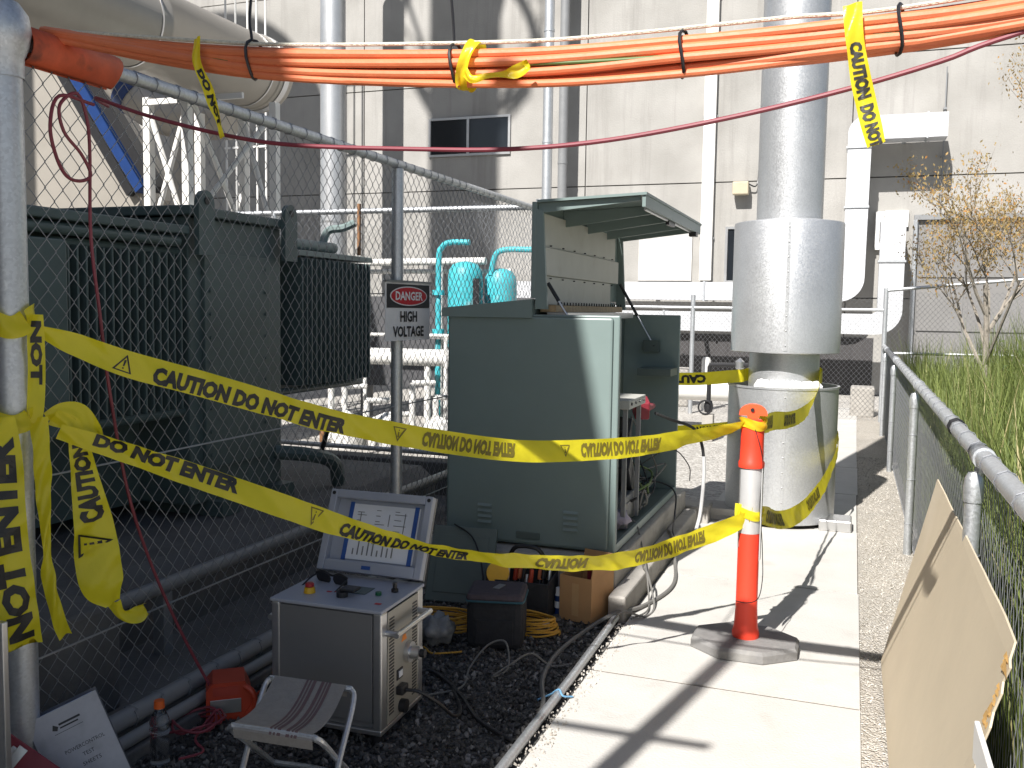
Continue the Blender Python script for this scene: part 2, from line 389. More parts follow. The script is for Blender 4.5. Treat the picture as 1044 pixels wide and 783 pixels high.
def chainlink(origin, u, length, z0, z1, a=.036, b=.041, r=.0021, sides=3):
    """woven zig-zag wires in a vertical plane through origin along unit vector u"""
    u = Vector(u).normalized(); nrm = u.cross(Vector((0, 0, 1))); o = Vector(origin); mb = MB()
    nu = int(length/a); nz = int((z1-z0)/b); bz = (z1-z0)/nz
    for i in range(nu):
        vs = []
        for j in range(nz+1):
            k = (i+j) % 2
            p = o + u*((i+k)*a + random.uniform(-.0015, .0015)) + Vector((0, 0, z0+j*bz)) + nrm*(.002 if k else -.002)
            for t in range(sides):
                an = 2*pi*t/sides; vs.append(p + u*(r*cos(an)) + nrm*(r*sin(an)))
        mb.add(vs, [(j*sides+t, j*sides+(t+1) % sides, (j+1)*sides+(t+1) % sides, (j+1)*sides+t) for j in range(nz) for t in range(sides)], True)
    return mb
def wraps(mb, p, d, r, step, L, rad=.0022):
    """fence ties round a rail"""
    p = Vector(p); d = Vector(d).normalized(); a = d.orthogonal().normalized(); b = d.cross(a); x = step*.5
    while x < L:
        c = p + d*x
        mb.tube([c + (a*cos(t*2*pi/8) + b*sin(t*2*pi/8))*r + d*(.012*t/8) for t in range(9)], rad, 4, caps=False); x += step*random.uniform(.85, 1.15)
#@@SETTING
# ================================================================== SETTING
def sheet(name, x0, x1, y0, y1, z, m, nx=1, ny=1, amp=0):
    vs = []; 
    for j in range(ny+1):
        for i in range(nx+1):
            vs.append((x0+(x1-x0)*i/nx, y0+(y1-y0)*j/ny, z + (random.uniform(-amp, amp) if amp and 0 < i < nx and 0 < j < ny else 0)))
    mb = MB().add(vs, [(j*(nx+1)+i, j*(nx+1)+i+1, (j+1)*(nx+1)+i+1, (j+1)*(nx+1)+i) for j in range(ny) for i in range(nx)], bool(amp))
    return mb.build(name, m, recalc=False)
struct(sheet('ground', -150, 150, -150, 150, -.03, yardgravel))
struct(sheet('gravel_bed', -2.36, -1.05, -2, 4.68, -.018, darkgravel, 20, 80, .004))
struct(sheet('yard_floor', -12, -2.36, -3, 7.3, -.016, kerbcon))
struct(sheet('grit_verge', .07, .47, -2, 17, -.014, dirt, 10, 120, .004))
# walkway: each cast slab is a piece of its own
path = struct(MB().box((-1.035, -2.0, -.12), (.082, 16.9, -.005)).build('path', mat('joint_grit', (.13, .11, .09), .95, 0, .3, 60)))
y = -2.0; ys = [-1.15, .57, 2.26, 3.95, 5.62, 7.22, 8.75, 10.3, 11.85, 13.4, 14.95, 16.9]
for i in range(len(ys)-1):
    x1 = .085 + random.uniform(-.012, .012); dz = random.uniform(-.001, .002)
    MB().box((-1.04, ys[i]+.010, -.10), (x1, ys[i+1]-.010, dz)).build('slab', concrete, path)
# pebbles lying on the bed and along the verge: too many to count
def pebble(mb, x, y, z, r, tone):
    M = Matrix.Translation((x, y, z)) @ Euler((random.uniform(0, 6), random.uniform(0, 6), random.uniform(0, 6))).to_matrix().to_4x4()
    a, b, c = r*random.uniform(.75, 1.3), r*random.uniform(.6, 1.1), r*random.uniform(.4, .8)
    j = lambda: random.uniform(.8, 1.2)
    vs = [(a*j(), 0, 0), (-a*j(), 0, 0), (0, b*j(), 0), (0, -b*j(), 0), (0, 0, c*j()), (0, 0, -c*j()), (a*.62, b*.6, c*.5), (-a*.6, -b*.62, -c*.5)]
    mb.add(vs, [(6,0,4),(6,4,2),(6,2,0),(2,4,1),(4,3,1),(4,0,3),(0,2,5),(2,1,5),(7,1,3),(7,3,5),(7,5,1),(3,0,5)], False, M, tone)
mb = MB()
for i in range(9500):
    x = random.uniform(-2.34, -1.10); yy = 2.0 + 2.75*random.random()**1.1
    pebble(mb, x, yy, -.012+random.random()*.006, random.choice((.006, .008, .009, .012, .016)), random.random())
stuff(mb.build_tone('loose_gravel', pebm))
mb = MB()
for i in range(7500):
    x = min(.43, max(.08, random.gauss(.27, .12))); yy = 2.2 + 9*random.random()**1.7
    pebble(mb, x, yy, -.012+random.random()*.003, random.choice((.003, .004, .005, .007)), random.random())
for i in range(420):
    pebble(mb, random.uniform(-1.075, -.98), random.uniform(2.6, 4.6), .002, random.choice((.004, .006, .008)), random.random())
stuff(mb.build_tone('verge_grit', pebl))

# ================================================================== FACTORY BUILDING (far wall)
fb = thing('factory_building', 'tall pale concrete panel building closing the far side of the yard', 'building', (-5, 20, 0))
MB().box((-19.5, 20.05, -.02), (9.0, 30, 13.7)).build('wall_core', jointm, fb)
xs = [-19.4, -16.55, -11.1, -5.65, -.2, 5.25, 8.9]; zs = [-.02, 1.91, 4.28, 6.65, 9.02, 11.39, 13.7]
for i in range(len(xs)-1):
    for j in range(len(zs)-1):
        MB().box((xs[i]+.012, 20.0+random.uniform(0, .006), zs[j]+.012), (xs[i+1]-.012, 20.06, zs[j+1]-.012)).build('wall_panel', wallcon, fb)
def window(x0, x1, z0, z1, mull):
    f = MB()
    t = .05
    f.box((x0, 19.955, z0), (x1, 19.999, z0+t)); f.box((x0, 19.955, z1-t), (x1, 19.999, z1)); f.box((x0, 19.955, z0+t), (x0+t, 19.999, z1-t)); f.box((x1-t, 19.955, z0+t), (x1, 19.999, z1-t))
    for m_ in mull: f.box((m_-.03, 19.95, z0+t), (m_+.03, 19.999, z1-t))
    fo = f.build('window', alu, fb)
    e = [x0+t] + list(mull) + [x1-t]
    for a, b in zip(e[:-1], e[1:]): MB().box((a+.01, 19.985, z0+t), (b-.01, 19.997, z1-t)).build('pane', glassd, fo)
window(-9.4, -7.4, 5.05, 5.92, [-8.42]); window(-2.6, -2.2, 2.2, 3.36, [])
d = MB().box((1.05, 19.93, .05), (3.4, 19.998, 3.42)).build('roller_door', grime, fb)
for k in range(3): MB().box((1.12+.0, 19.90, .25+k*1.04), (1.93, 19.929, 1.22+k*1.04)).build('door_panel', grime, d); MB().box((2.02, 19.90, .25+k*1.04), (3.3, 19.929, 1.22+k*1.04)).build('door_panel', grime, d)
MB().box((1.0, 19.84, 3.425), (3.45, 19.998, 3.52)).build('door_head', pvc, fb)
MB().cyl((1.03, 19.82, .0), (1.03, 19.82, 3.42), .045, 10).build('guide_pole', galvp, fb)
MB().box((.30, 19.9, 2.86), (.46, 19.998, 3.6)).build('cover_plate', whitep, fb)
MB().box((.48, 19.92, 3.3), (.9, 19.998, 3.62)).build('cover_plate', whitep, fb)
MB().box((-4.42, 19.97, 2.24), (-3.28, 19.998, 3.32)).build('patch_plate', mat('patch_pale', (.50, .49, .47), .8), fb)
MB().box((-9.5, 19.975, -.02), (.36, 19.998, 1.12)).build('base_shade_sheet', mat('base_shade', (.045, .042, .043), .7), fb)  # flat dark sheet: the shaded void at the wall foot put in as colour
for k in range(24): MB().box((-9.4+k*.405, 19.962, .0), (-9.37+k*.405, 19.974, 1.12)).build('shade_sheet_rib', mat('base_shade', (.045, .042, .043), .7), fb)  # ribs in the same dark colour, part of the painted shade
c = MB(); c.cyl((1.45, 19.9, 2), (1.45, 19.9, 6.3), .012, 6)
for z in (2.6, 3.9, 4.6, 5.5): c.box((1.42, 19.87, z), (1.48, 19.998, z+.04))
c.build('lightning_cable', pvc, fb)
# wall lamp box
t = thing('wall_lamp', 'small beige box lamp on the concrete wall beside the tall stack', 'lamp', (-2.3, 19.9, 4.0))
MB().box((-2.46, 19.72, 3.99), (-2.14, 19.95, 4.25), bev=.02).build('housing', mat('lamp_beige', (.48, .42, .30), .6), t)
MB().box((-2.40, 19.95, 4.03), (-2.20, 19.999, 4.2)).build('bracket', pvc, t)
MB().tube(crom([(-2.14, 19.85, 4.2), (-2.02, 19.9, 4.16), (-1.98, 19.96, 4.28), (-1.97, 19.985, 4.5)]), .014, 6).build('cable', black, t)

# ducts
def arc(cx, cz, r, a0, a1, n=9): return [(cx+r*cos(radians(a0+(a1-a0)*k/n)), cz+r*sin(radians(a0+(a1-a0)*k/n))) for k in range(n+1)]
def duct(label, poly, y0, y1, seams, brackets):
    t = thing('air_duct', label, 'duct', (0, (y0+y1)/2, 1.5))
    MB().prism(poly, 'y', y0, y1).build('casing', galvd, t)
    for (a, b) in seams: MB().box((a[0], y0-.025, a[1]), (b[0], y1+.02, b[1])).build('flange', galvp, t)
    for (x, z) in brackets: MB().box((x-.04, y1-.1, z), (x+.04, 19.998, z+.06)).build('bracket', galvp, t)
poly = arc(.05, 5.0, .31, 180, 100) + [(1.46, 5.31), (1.46, 4.87), (.16, 4.87)] + [(.14, 2.35)] + arc(-.31, 2.28, .45, 0, -90) + [(-7.6, 1.83), (-7.6, 2.19), (-.42, 2.19)] + arc(-.42, 2.36, .17, -90, 0, 4)[1:-1] + [(-.26, 2.40)]
duct('silver square duct dropping down the wall with its top arm bent right', poly, 19.12, 19.62,
     [((-.285, 3.6), (.165, 3.64)), ((-.285, 4.72), (.165, 4.76)), ((1.1, 4.85), (1.13, 5.33)), ((-2.9, 1.81), (-2.86, 2.21)), ((-4.9, 1.81), (-4.86, 2.21))],
     [(-.05, 3.0), (-.05, 4.4), (.75, 4.9), (-2.0, 1.9), (-4.0, 1.9), (-6.5, 1.9)])
poly = [(.38, 3.36), (.81, 3.36), (.81, 1.68)] + arc(.36, 1.67, .45, 0, -90) + [(-7.6, 1.22), (-7.6, 1.6), (.30, 1.6)] + [(.36, 1.64), (.38, 1.7)]
duct('shorter silver square duct curving from low on the wall, nearer the fence corner', poly, 18.62, 19.05,
     [((.355, 2.55), (.835, 2.59)), ((-1.6, 1.2), (-1.56, 1.62)), ((-3.6, 1.2), (-3.56, 1.62))], [(-.8, 1.3), (-3, 1.3), (-5.4, 1.3)])
o = [c for c in bpy.data.objects if c.name.startswith('air_duct')][1]
MB().box((.38, 19.05, 3.05), (.81, 19.915, 3.36)).build('inlet', galvd, o)
# supports under the ducts and things on the far ground
for i, (x0, x1, y0, h, lb) in enumerate([(-1.66, -1.0, 15.9, .68, 'upright pale concrete block behind the galvanised stack'), (-.02, .34, 15.6, .45, 'low concrete block by the fence corner at the path end'), (-.92, -.55, 16.1, .66, 'narrow concrete block just right of the galvanised stack'), (-3.4, -2.62, 16.0, .62, 'concrete block behind the far fence left of the white post')]):
    o = MB().box((x0, y0, -.03), (x1, y0+.5, h), bev=.03).build('concrete_block', padcon); tag(o, lb, 'block', 'concrete blocks beyond the far fence')
o = MB().lathe([(.0, 0), (.075, 0), (.075, .82), (.06, .87), (.0, .885)], (-2.27, 15.6, -.03), 14).build('guard_post', whitep)
tag(o, 'short round-topped white guard post behind the far fence', 'post')
t = thing('pipeline', 'fat pale horizontal pipe lying low between cabinet and stack', 'pipe', (-1.9, 13, 0))
MB().cyl((-5.5, 13.1, .5), (-.85, 13.1, .54), .165, 24).build('pipe_run', whitep, t)
for x in (-4.2, -2.6, -1.2): MB().box((x-.1, 12.95, -.03), (x+.1, 13.25, .36)).build('saddle', padcon, t)
t = thing('standpipe', 'thin rusty black standpipe with a valve wheel beside the stack', 'standpipe', (-1.69, 11.9, 0))
MB().tube(crom([(-1.69, 11.9, .33), (-1.69, 11.9, .8), (-1.685, 11.9, .915), (-1.64, 11.9, .935), (-1.2, 11.9, .945), (-.7, 11.9, .945)], 5), .028, 10).build('riser', black, t)
MB().box((-1.76, 11.83, -.03), (-1.62, 11.97, .31), bev=.01).build('footing', padcon, t)
m_ = MB()
for k in range(16): a, b = 2*pi*k/16, 2*pi*(k+1)/16; m_.tube([(-1.72+.085*cos(a), 11.83, .40+.085*sin(a)), (-1.72+.085*cos(b), 11.83, .40+.085*sin(b))], .012, 6)
m_.build('hand_wheel', black, t)
MB().lathe([(.0, -.09), (.05, -.07), (.06, 0), (.045, .07), (0, .09)], (-1.69, 11.9, .41), 12).build('valve_body', black, t)
MB().lathe([(.0, -.07), (.055, -.04), (.055, .04), (0, .09)], (-1.32, 11.9, .945), 12).build('union', alu, t)

# ================================================================== CHAIN LINK FENCES
def post(mb, x, y, z0, z1, r, n=16): mb.cyl((x, y, z0), (x, y, z1), r, n)
f = thing('chain_link_fence', 'tall chain link fence between gravel strip and green transformer', 'fence', (-2.48, 4.8, 0))
chainlink((-2.48, 2.26, 0), (0, 1, 0), 5.14, .12, 2.38).build('wire_mesh', wire, f, False); stuff(f.children[-1])
o = chainlink((-2.48, -.38, 0), (0, 1, 0), 2.56, .12, 2.38).build('wire_mesh', wire, f, False); stuff(o)
p = MB().cyl((-2.47, 2.215, -.02), (-2.47, 2.215, 2.36), .050, 24).build('post', galvp, f)
MB().lathe([(.054, -.06), (.056, 0), (.068, .03), (.078, .08), (.070, .13), (.045, .165), (.0, .178)], (-2.47, 2.215, 2.34), 24).build('post_cap', galvp, p)
for yy in (4.84, 7.40, -.38): MB().cyl((-2.47, yy, -.02), (-2.47, yy, 2.38 if yy < 7 else 2.5), .034, 16).build('post', galvp, f)
MB().cyl((-2.47, -.38, 2.40), (-2.47, 7.40, 2.41), .024, 14).build('top_rail', galvp, f)
m_ = MB(); wraps(m_, (-2.47, 2.6, 2.405), (0, 1, 0), .027, .11, 4.7); m_.build('tie_wires', wire, f)['kind'] = 'stuff'
m_ = MB(); 
for z in (.42, 1.02): m_.tube([(-2.475, -.3, z), (-2.475, 3.5, z+.012), (-2.475, 7.4, z)], .004, 5)
m_.build('tension_wire', wire, f)
# twin conduits on the kerb under it
t = thing('kerb', 'low concrete kerb under the tall chain link fence', 'kerb', (-2.45, 3, 0)); MB().box((-2.58, -2, -.03), (-2.31, 7.25, .035), bev=.008).build('kerb_stone', kerbcon, t)
t = thing('kerb_conduit', 'thick grey conduit clipped along the fence foot', 'conduit', (-2.43, 3, .1)); MB().cyl((-2.42, -1, .10), (-2.42, 7.2, .10), .036, 16).build('conduit_run', pvc, t)
m_ = MB(); wraps(m_, (-2.42, 1.5, .10), (0, 1, 0), .039, .15, 5.5, .004); m_.build('clips', pvc, t)['kind'] = 'stuff'
t = thing('kerb_conduit', 'thinner grey conduit in front of the thick one at the fence foot', 'conduit', (-2.36, 3, .06)); MB().cyl((-2.345, -1, .062), (-2.345, 7.2, .062), .024, 14).build('conduit_run', pvc, t)

f = thing('chain_link_fence', 'sunlit chain link fence across the back of the transformer yard', 'fence', (-5, 7.4, 0))
o = chainlink((-8.6, 7.42, 0), (1, 0, 0), 6.1, .36, 2.42, r=.002).build('wire_mesh', wire, f, False); stuff(o)
MB().cyl((-8.6, 7.42, 2.44), (-2.5, 7.42, 2.44), .024, 14).build('top_rail', galvp, f)
MB().cyl((-8.6, 7.42, .33), (-2.5, 7.42, .33), .022, 12).build('bottom_rail', galvp, f)
for x in (-5.05, -7.7): MB().cyl((x, 7.42, 0), (x, 7.42, 2.46), .03, 14).build('post', galvp, f)
m_ = MB(); wraps(m_, (-8.5, 7.42, 2.44), (1, 0, 0), .027, .06, 5.9); m_.build('tie_wires', wire, f)['kind'] = 'stuff'
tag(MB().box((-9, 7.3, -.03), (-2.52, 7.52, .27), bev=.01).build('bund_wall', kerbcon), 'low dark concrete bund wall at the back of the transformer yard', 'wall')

f = thing('chain_link_fence', 'low galvanised chain link fence between path verge and tall grass', 'fence', (.42, 6, 0))
o = chainlink((.425, .2, 0), (0, 1, 0), 14.6, .03, 1.10, a=.041, b=.044, r=.0014).build('wire_mesh', wire, f, False); stuff(o)
MB().tube([(.42, .2, 1.135), (.42, 4, 1.13), (.42, 9, 1.125), (.42, 14.9, 1.13)], .030, 16).build('top_rail', galvp, f)
for i, yy in enumerate((.6, 3.43, 6.75, 10.3, 13.3)):
    p = MB().cyl((.395, yy, -.03), (.395, yy, 1.03), .026, 14).build('post', galvp, f)
    m_ = MB().lathe([(.030, -.05), (.032, .0), (.028, .03), (.018, .05)], (.395, yy, 1.03), 14); m_.cyl((.40, yy, 1.05), (.42, yy, 1.125), .016, 10)
    m_.cyl((.42, yy-.03, 1.13), (.42, yy+.03, 1.13), .037, 14); m_.build('rail_cap', galvp, p)
    m_ = MB()
    for z in (.2, .5, .8): m_.tube([(.395+.03*cos(a*pi/4), yy+.03*sin(a*pi/4), z) for a in range(9)], .002, 4, caps=False)
    m_.build('tie_wires', wire, p)
m_ = MB(); wraps(m_, (.42, .8, 1.132), (0, 1, 0), .033, .32, 13); m_.build('tie_wires', wire, f)['kind'] = 'stuff'
m_ = MB(); wraps(m_, (.42, 4.25, 1.132), (0, 1, 0), .034, .02, .09); m_.build('black_tie', black, f)

f = thing('chain_link_fence', 'far chain link fence crossing behind the stack and cabinet', 'fence', (-1, 15, 0))
o = chainlink((-6.5, 15.02, 0), (1, 0, 0), 6.9, 0, 1.86, r=.0024).build('wire_mesh', wire, f, False); stuff(o)
MB().cyl((-6.5, 15, 1.66), (.42, 15, 1.66), .024, 12).build('top_rail', galvp, f)
for x in (-2.42, -4.9, -6.5): MB().cyl((x, 15, -.03), (x, 15, 1.86), .035, 12).build('post', galvp, f)
f = thing('chain_link_fence', 'chain link fence with sloping white rail behind grass and tree', 'fence', (1.5, 15, 0))
o = chainlink((.42, 15.02, 0), (1, 0, 0), 5.0, .05, 1.93, r=.0024).build('wire_mesh', wire, f, False); stuff(o)
MB().cyl((.42, 15, 1.95), (5.4, 15, 2.42), .026, 12).build('top_rail', galvp, f)
MB().cyl((.42, 15.03, 1.02), (5.4, 15.03, 1.05), .024, 12).build('mid_rail', galvp, f)
for x in (.42, 3.0, 5.4): MB().cyl((x, 15, -.03), (x, 15, 1.98 + (x-.42)*.094), .034, 12).build('post', galvp, f)

# ================================================================== GRASS, TREE, SHRUB
mb = MB()
def blade(mb, x, y, h, wd, lean, az, tone):
    dx, dy = cos(az), sin(az); px, py = -dy*wd, dx*wd
    q = [(x, y, -.03, 1), (x+dx*lean*.25, y+dy*lean*.25, h*.55, .8), (x+dx*lean, y+dy*lean, h*(1-.12*lean), .08)]
    q = [(max(a, .47), b, c, k) for a, b, c, k in q]; vs = []
    for a, b, c, k in q: vs += [(a-px*k, b-py*k, c), (a+px*k, b+py*k, c)]
    mb.add(vs, [(0, 1, 3, 2), (2, 3, 5, 4)], False, None, tone)
for i in range(34000):
    yy = 2.0 + 12.8*random.random()**1.15; x = .50 + (min(4.2, .9+yy*.22))*random.random()**1.2
    g = .5+.5*sin(x*5.1+yy*2.3)*cos(yy*1.7-x*2.0)
    h = (.75 + .55*g)*random.uniform(.65, 1.15)*(1 if x > .7 else .75) * (1.0 if yy > 4 else .8) * (1.0 if x < 1.25 else min(1.3, 1+(x-1.25)*.5))
    blade(mb, x, yy, h, random.uniform(.004, .009), random.uniform(.05, .45)*h, random.uniform(0, 6.28), min(1, max(0, random.gauss(.45, .2) + (.35 if random.random() < .1 else 0))))
stuff(mb.build_tone('grass', grassm))
def leaf(mb, p, s, tone):
    M = Matrix.Translation(p) @ Euler((random.uniform(0, 6), random.uniform(0, 6), random.uniform(0, 6))).to_matrix().to_4x4()
    mb.add([(-s, 0, 0), (0, -s*.45, .1*s), (s, 0, 0), (0, s*.45, .1*s)], [(0, 1, 2, 3)], False, M, tone)
t = thing('tree', 'thin bare-branched tree with sparse orange leaves behind the low fence', 'tree', (1.5, 12, 0))
tr = MB(); lf = MB(); tips = []
def grow(p, d, L, r, lev):
    pts = [p]; q = p.copy(); dd = d.copy(); n = 4
    for k in range(n):
        dd = (dd + Vector((random.uniform(-.16, .16), random.uniform(-.16, .16), random.uniform(-.03, .12)))).normalized(); q = q + dd*L/n; pts.append(q.copy())
    tr.tube(pts, [r*(1-.55*k/n) for k in range(n+1)], 5 if lev else 8, caps=False)
    if lev >= 2:
        for k in range(1, n+1): tips.append(pts[k])
    if lev >= 4: return
    for k in range(random.choice((3, 4)) if lev else 7):
        f_ = random.uniform(.35, 1.0) if lev else random.uniform(.3, 1)
        base = pts[min(n-1, int(f_*n))].lerp(pts[min(n, int(f_*n)+1)], f_*n % 1)
        az = random.uniform(0, 6.28); e = random.uniform(.35, .95)
        nd = (dd*.75 + Vector((cos(az)*e, sin(az)*e, random.uniform(0, .5)))).normalized()
        grow(base, nd, L*random.uniform(.5, .72), r*.45, lev+1)
random.seed(21)
grow(Vector((1.55, 12, -.03)), Vector((-.02, 0, 1)), 2.0, .05, 0)
for p in tips:
    for k in range(random.choice((2, 3, 4, 5))):
        leaf(lf, p + Vector((random.gauss(0, .07), random.gauss(0, .07), random.gauss(0, .06))), random.uniform(.013, .026), random.random()**(.6 if p.x > 1.7 else 1.6))
tr.build('trunk', barkm, t); lf.build_tone('crown', leafm, t)
t = thing('tree', 'tree top of brown leaves reaching into the upper right corner', 'tree', (2.6, 10, 0))
tr = MB(); lf = MB(); tips = []
grow(Vector((2.75, 10.2, -.03)), Vector((-.03, 0, 1)), 2.6, .06, 0)
for p in tips:
    for k in range(random.choice((2, 3, 4, 5))): leaf(lf, p + Vector((random.gauss(0, .07), random.gauss(0, .07), random.gauss(0, .06))), random.uniform(.012, .024), random.random()**1.2)
tr.build('trunk', barkm, t); lf.build_tone('crown', leafm, t)
random.seed(5)
t = thing('shrub', 'dense green shrub at the right edge behind the grass', 'shrub', (2.3, 11, 0))
lf = MB(); st = MB()
for k in range(60):
    a = random.uniform(0, 6.28); e = random.uniform(.1, .8); tip = Vector((2.35+cos(a)*e, 11.2+sin(a)*e, random.uniform(.6, 1.55)*(1.15-.45*e)))
    st.tube([(2.35, 11.2, -.03), Vector((2.35, 11.2, .3)).lerp(tip, .45), tip], [.012, .007, .003], 4, caps=False)
    for j in range(42): leaf(lf, Vector((2.35, 11.2, .25)).lerp(tip, random.uniform(.3, 1.05)) + Vector((random.gauss(0, .07), random.gauss(0, .07), random.gauss(0, .07))), random.uniform(.018, .035), random.random())
st.build('stems', barkm, t); lf.build_tone('foliage', shrubm, t)

# ================================================================== structures behind and beside the camera that throw the shade
t = thing('shade_block', 'plain grey block added behind the photographer, outside the picture, to cast shade', 'building', (-8, -8, 0))  # unseen block added close by to cast the shade edge and cut sky light
MB().box((-14, -16, -.03), (-2.74, .28, 7.86)).build('wall', grime, t); MB().box((-14.1, -16.1, 7.86), (-2.72, .30, 8.0)).build('roof', grime, t)
t = thing('boiler_chimney', 'tall round chimney with a railed platform left of the picture', 'chimney', (-11.6, 5, 0))
MB().cyl((-11.6, 5, -.03), (-11.6, 5, 27), .85, 32).build('shaft', cladding, t)
m_ = MB().lathe([(1.55, 22.7), (1.75, 22.7), (1.75, 22.78), (1.55, 22.78)], (-11.6, 5, 0), 32); m_.build('platform', grime, t)
m_ = MB()
for k in range(16):
    a, b = 2*pi*k/16, 2*pi*(k+1)/16
    for z in (23.3, 23.85): m_.tube([(-11.6+1.85*cos(a), 5+1.85*sin(a), z), (-11.6+1.85*cos(b), 5+1.85*sin(b), z)], .03, 5)
    m_.tube([(-11.6+1.85*cos(a), 5+1.85*sin(a), 22.7), (-11.6+1.85*cos(a), 5+1.85*sin(a), 23.85)], .03, 5)
for k in range(8):
    a = 2*pi*k/8; m_.tube([(-11.6+.85*cos(a), 5+.85*sin(a), 21.2), (-11.6+1.8*cos(a), 5+1.8*sin(a), 22.7)], .06, 5)
m_.build('railing', grime, t)
t = thing('silo', 'broad domed silo left of the picture', 'silo', (-17.75, 5, 0))
MB().lathe([(2.75, -.03), (2.75, 20.6), (2.55, 21.4), (1.9, 22.0), (0, 22.4)], (-17.75, 5, 0), 40).build('shell', cladding, t)
t = thing('lamp_post', 'steel lamp post with side arm just behind the photographer', 'lamp post', (-1.45, -.35, 0))
MB().cyl((-1.45, -.35, -.03), (-1.45, -.35, 4.95), .055, 14, .045).build('pole', galvp, t)
MB().cyl((-2.3, -.35, 3.72), (-1.2, -.35, 3.76), .022, 10).build('arm', galvp, t)
t = thing('cable_post', 'galvanised post beyond the right edge that carries the orange cables', 'post', (1.75, 2.4, 0))
MB().cyl((1.75, 2.43, -.03), (1.75, 2.43, 2.6), .04, 14).build('pole', galvp, t)
# ================================================================== TRANSFORMER YARD
t = thing('transformer', 'large dark green transformer with finned radiators behind the tall fence', 'transformer', (-4.3, 4.9, 0))
tank = MB().box((-5.3, 4.44, .42), (-3.6, 5.36, 2.10), bev=.01).build('tank', tgreen, t)
MB().box((-5.3, 2.4, .42), (-3.97, 4.438, 1.985)).build('tank', tgreen, t)
MB().box((-5.4, 4.40, 2.105), (-3.55, 5.42, 2.16), bev=.008).build('cover', tgreen, t); MB().box((-5.4, 2.4, 1.99), (-3.55, 4.395, 2.04), bev=.008).build('cover', tgreen, t)
for (yy, zz) in ((4.50, 2.20), (5.36, 2.21)):
    m_ = MB(); pr_ = [(yy-.07, zz-.32), (yy+.07, zz-.32), (yy+.07, zz-.02)] + [(yy+.07*cos(a), zz-.02+.07*sin(a)) for a in (pi/6*k for k in range(1, 6))] + [(yy-.07, zz-.02)]
    m_.prism(pr_, 'x', -3.548, -3.515); l_ = m_.build('lifting_lug', tgreen, t)
    MB().cyl((-3.516, yy, zz-.01), (-3.508, yy, zz-.01), .022, 12).build('lug_hole', black, l_)
m_ = MB()
for k in range(70): m_.cyl((-3.601, random.uniform(4.5, 5.3), .55+k*.021), (-3.592, 4.5+.8*((k*7) % 11)/11, .55+k*.021), .0) if False else None
MB().box((-3.64, 3.12, .95), (-3.56, 3.52, 1.90), bev=.01).build('terminal_box', tgreen, t)
for k in range(15):
    yy = 3.56+.058*k
    MB().box((-3.96, yy, 1.0), (-3.6, yy+.014, 1.88), bev=.004).build('radiator_fin', tgreen, t)
MB().cyl((-3.66, 3.5, 1.895), (-3.66, 4.44, 1.895), .025, 10).build('header_pipe', tgreen, t); MB().cyl((-3.66, 3.5, .975), (-3.66, 4.44, .975), .03, 10).build('header_pipe', tgreen, t)
MB().cyl((-3.60, 2.6, 1.955), (-3.60, 4.35, 1.95), .03, 14).build('oil_pipe', tgreen, t)
MB().box((-3.60, 4.55, .62), (-3.575, 5.2, 1.9), bev=.005).build('cover_plate', tgreen, t)
for k in range(9):
    for q in range(2): MB().cyl((-3.578, 4.6+q*.55, .7+k*.14), (-3.566, 4.6+q*.55, .7+k*.14), .012, 6).build('bolt', tgreen, t)
for k in range(17):
    yy = 5.62+.06*k
    MB().box((-4.35, yy, 1.04), (-3.6, yy+.016, 1.93), bev=.004).build('radiator_fin', tgreen, t)
MB().box((-4.4, 5.36, .95), (-3.9, 6.6, 1.94)).build('radiator_core', tgreen, t)
MB().box((-4.45, 5.5, 1.945), (-3.62, 6.66, 1.985), bev=.006).build('radiator_top', green, t)
MB().cyl((-3.7, 5.4, 2.03), (-3.7, 6.2, 2.03), .04, 12).build('header_pipe', green, t)
MB().cyl((-3.72, 5.4, 1.0), (-3.72, 6.65, 1.0), .025, 10).build('header_pipe', tgreen, t)
for yy in (2.6, 4.6, 5.2): MB().box((-5.2, yy, .33), (-3.5, yy+.16, .42)).build('skid_beam', tgreen, t)
MB().tube(crom([(-3.62, 5.3, .62), (-3.45, 5.5, .58), (-3.4, 5.7, .50), (-3.42, 5.8, .34)]), .05, 10).build('drain_pipe', tgreen, t)
MB().cyl((-3.55, 5.75, .5), (-3.35, 5.55, .78), .018, 8).build('valve_handle', black, t)
MB().box((-3.60, 6.38, 1.99), (-3.58, 6.405, 2.38)).build('bracket', rust, t)
m_ = MB().tube(crom([(-3.75, 6.1, 1.99), (-3.72, 6.15, 2.15), (-3.62, 6.2, 2.18), (-3.55, 6.25, 2.22)]), .03, 8); m_.build('bushing_lead', green, t)
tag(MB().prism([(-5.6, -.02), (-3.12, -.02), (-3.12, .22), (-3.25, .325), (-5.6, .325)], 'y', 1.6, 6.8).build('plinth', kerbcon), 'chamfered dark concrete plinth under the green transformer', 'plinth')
m_ = MB().cyl((-2.95, .5, .30), (-2.95, 6.9, .30), .035, 12)
for yy in (1.5, 3.4, 5.2, 6.7): m_.box((-2.98, yy, -.02), (-2.92, yy+.06, .27))
tag(m_.build('pipe_rail', pvc), 'low dark pipe rail on short legs beside the transformer plinth', 'rail')
# concrete step in the yard seen through the fence
tag(MB().box((-3.1, 2.2, -.02), (-2.7, 2.9, .42), bev=.02).build('cable_pit', kerbcon), 'dark concrete cable pit just behind the near fence post', 'pit')

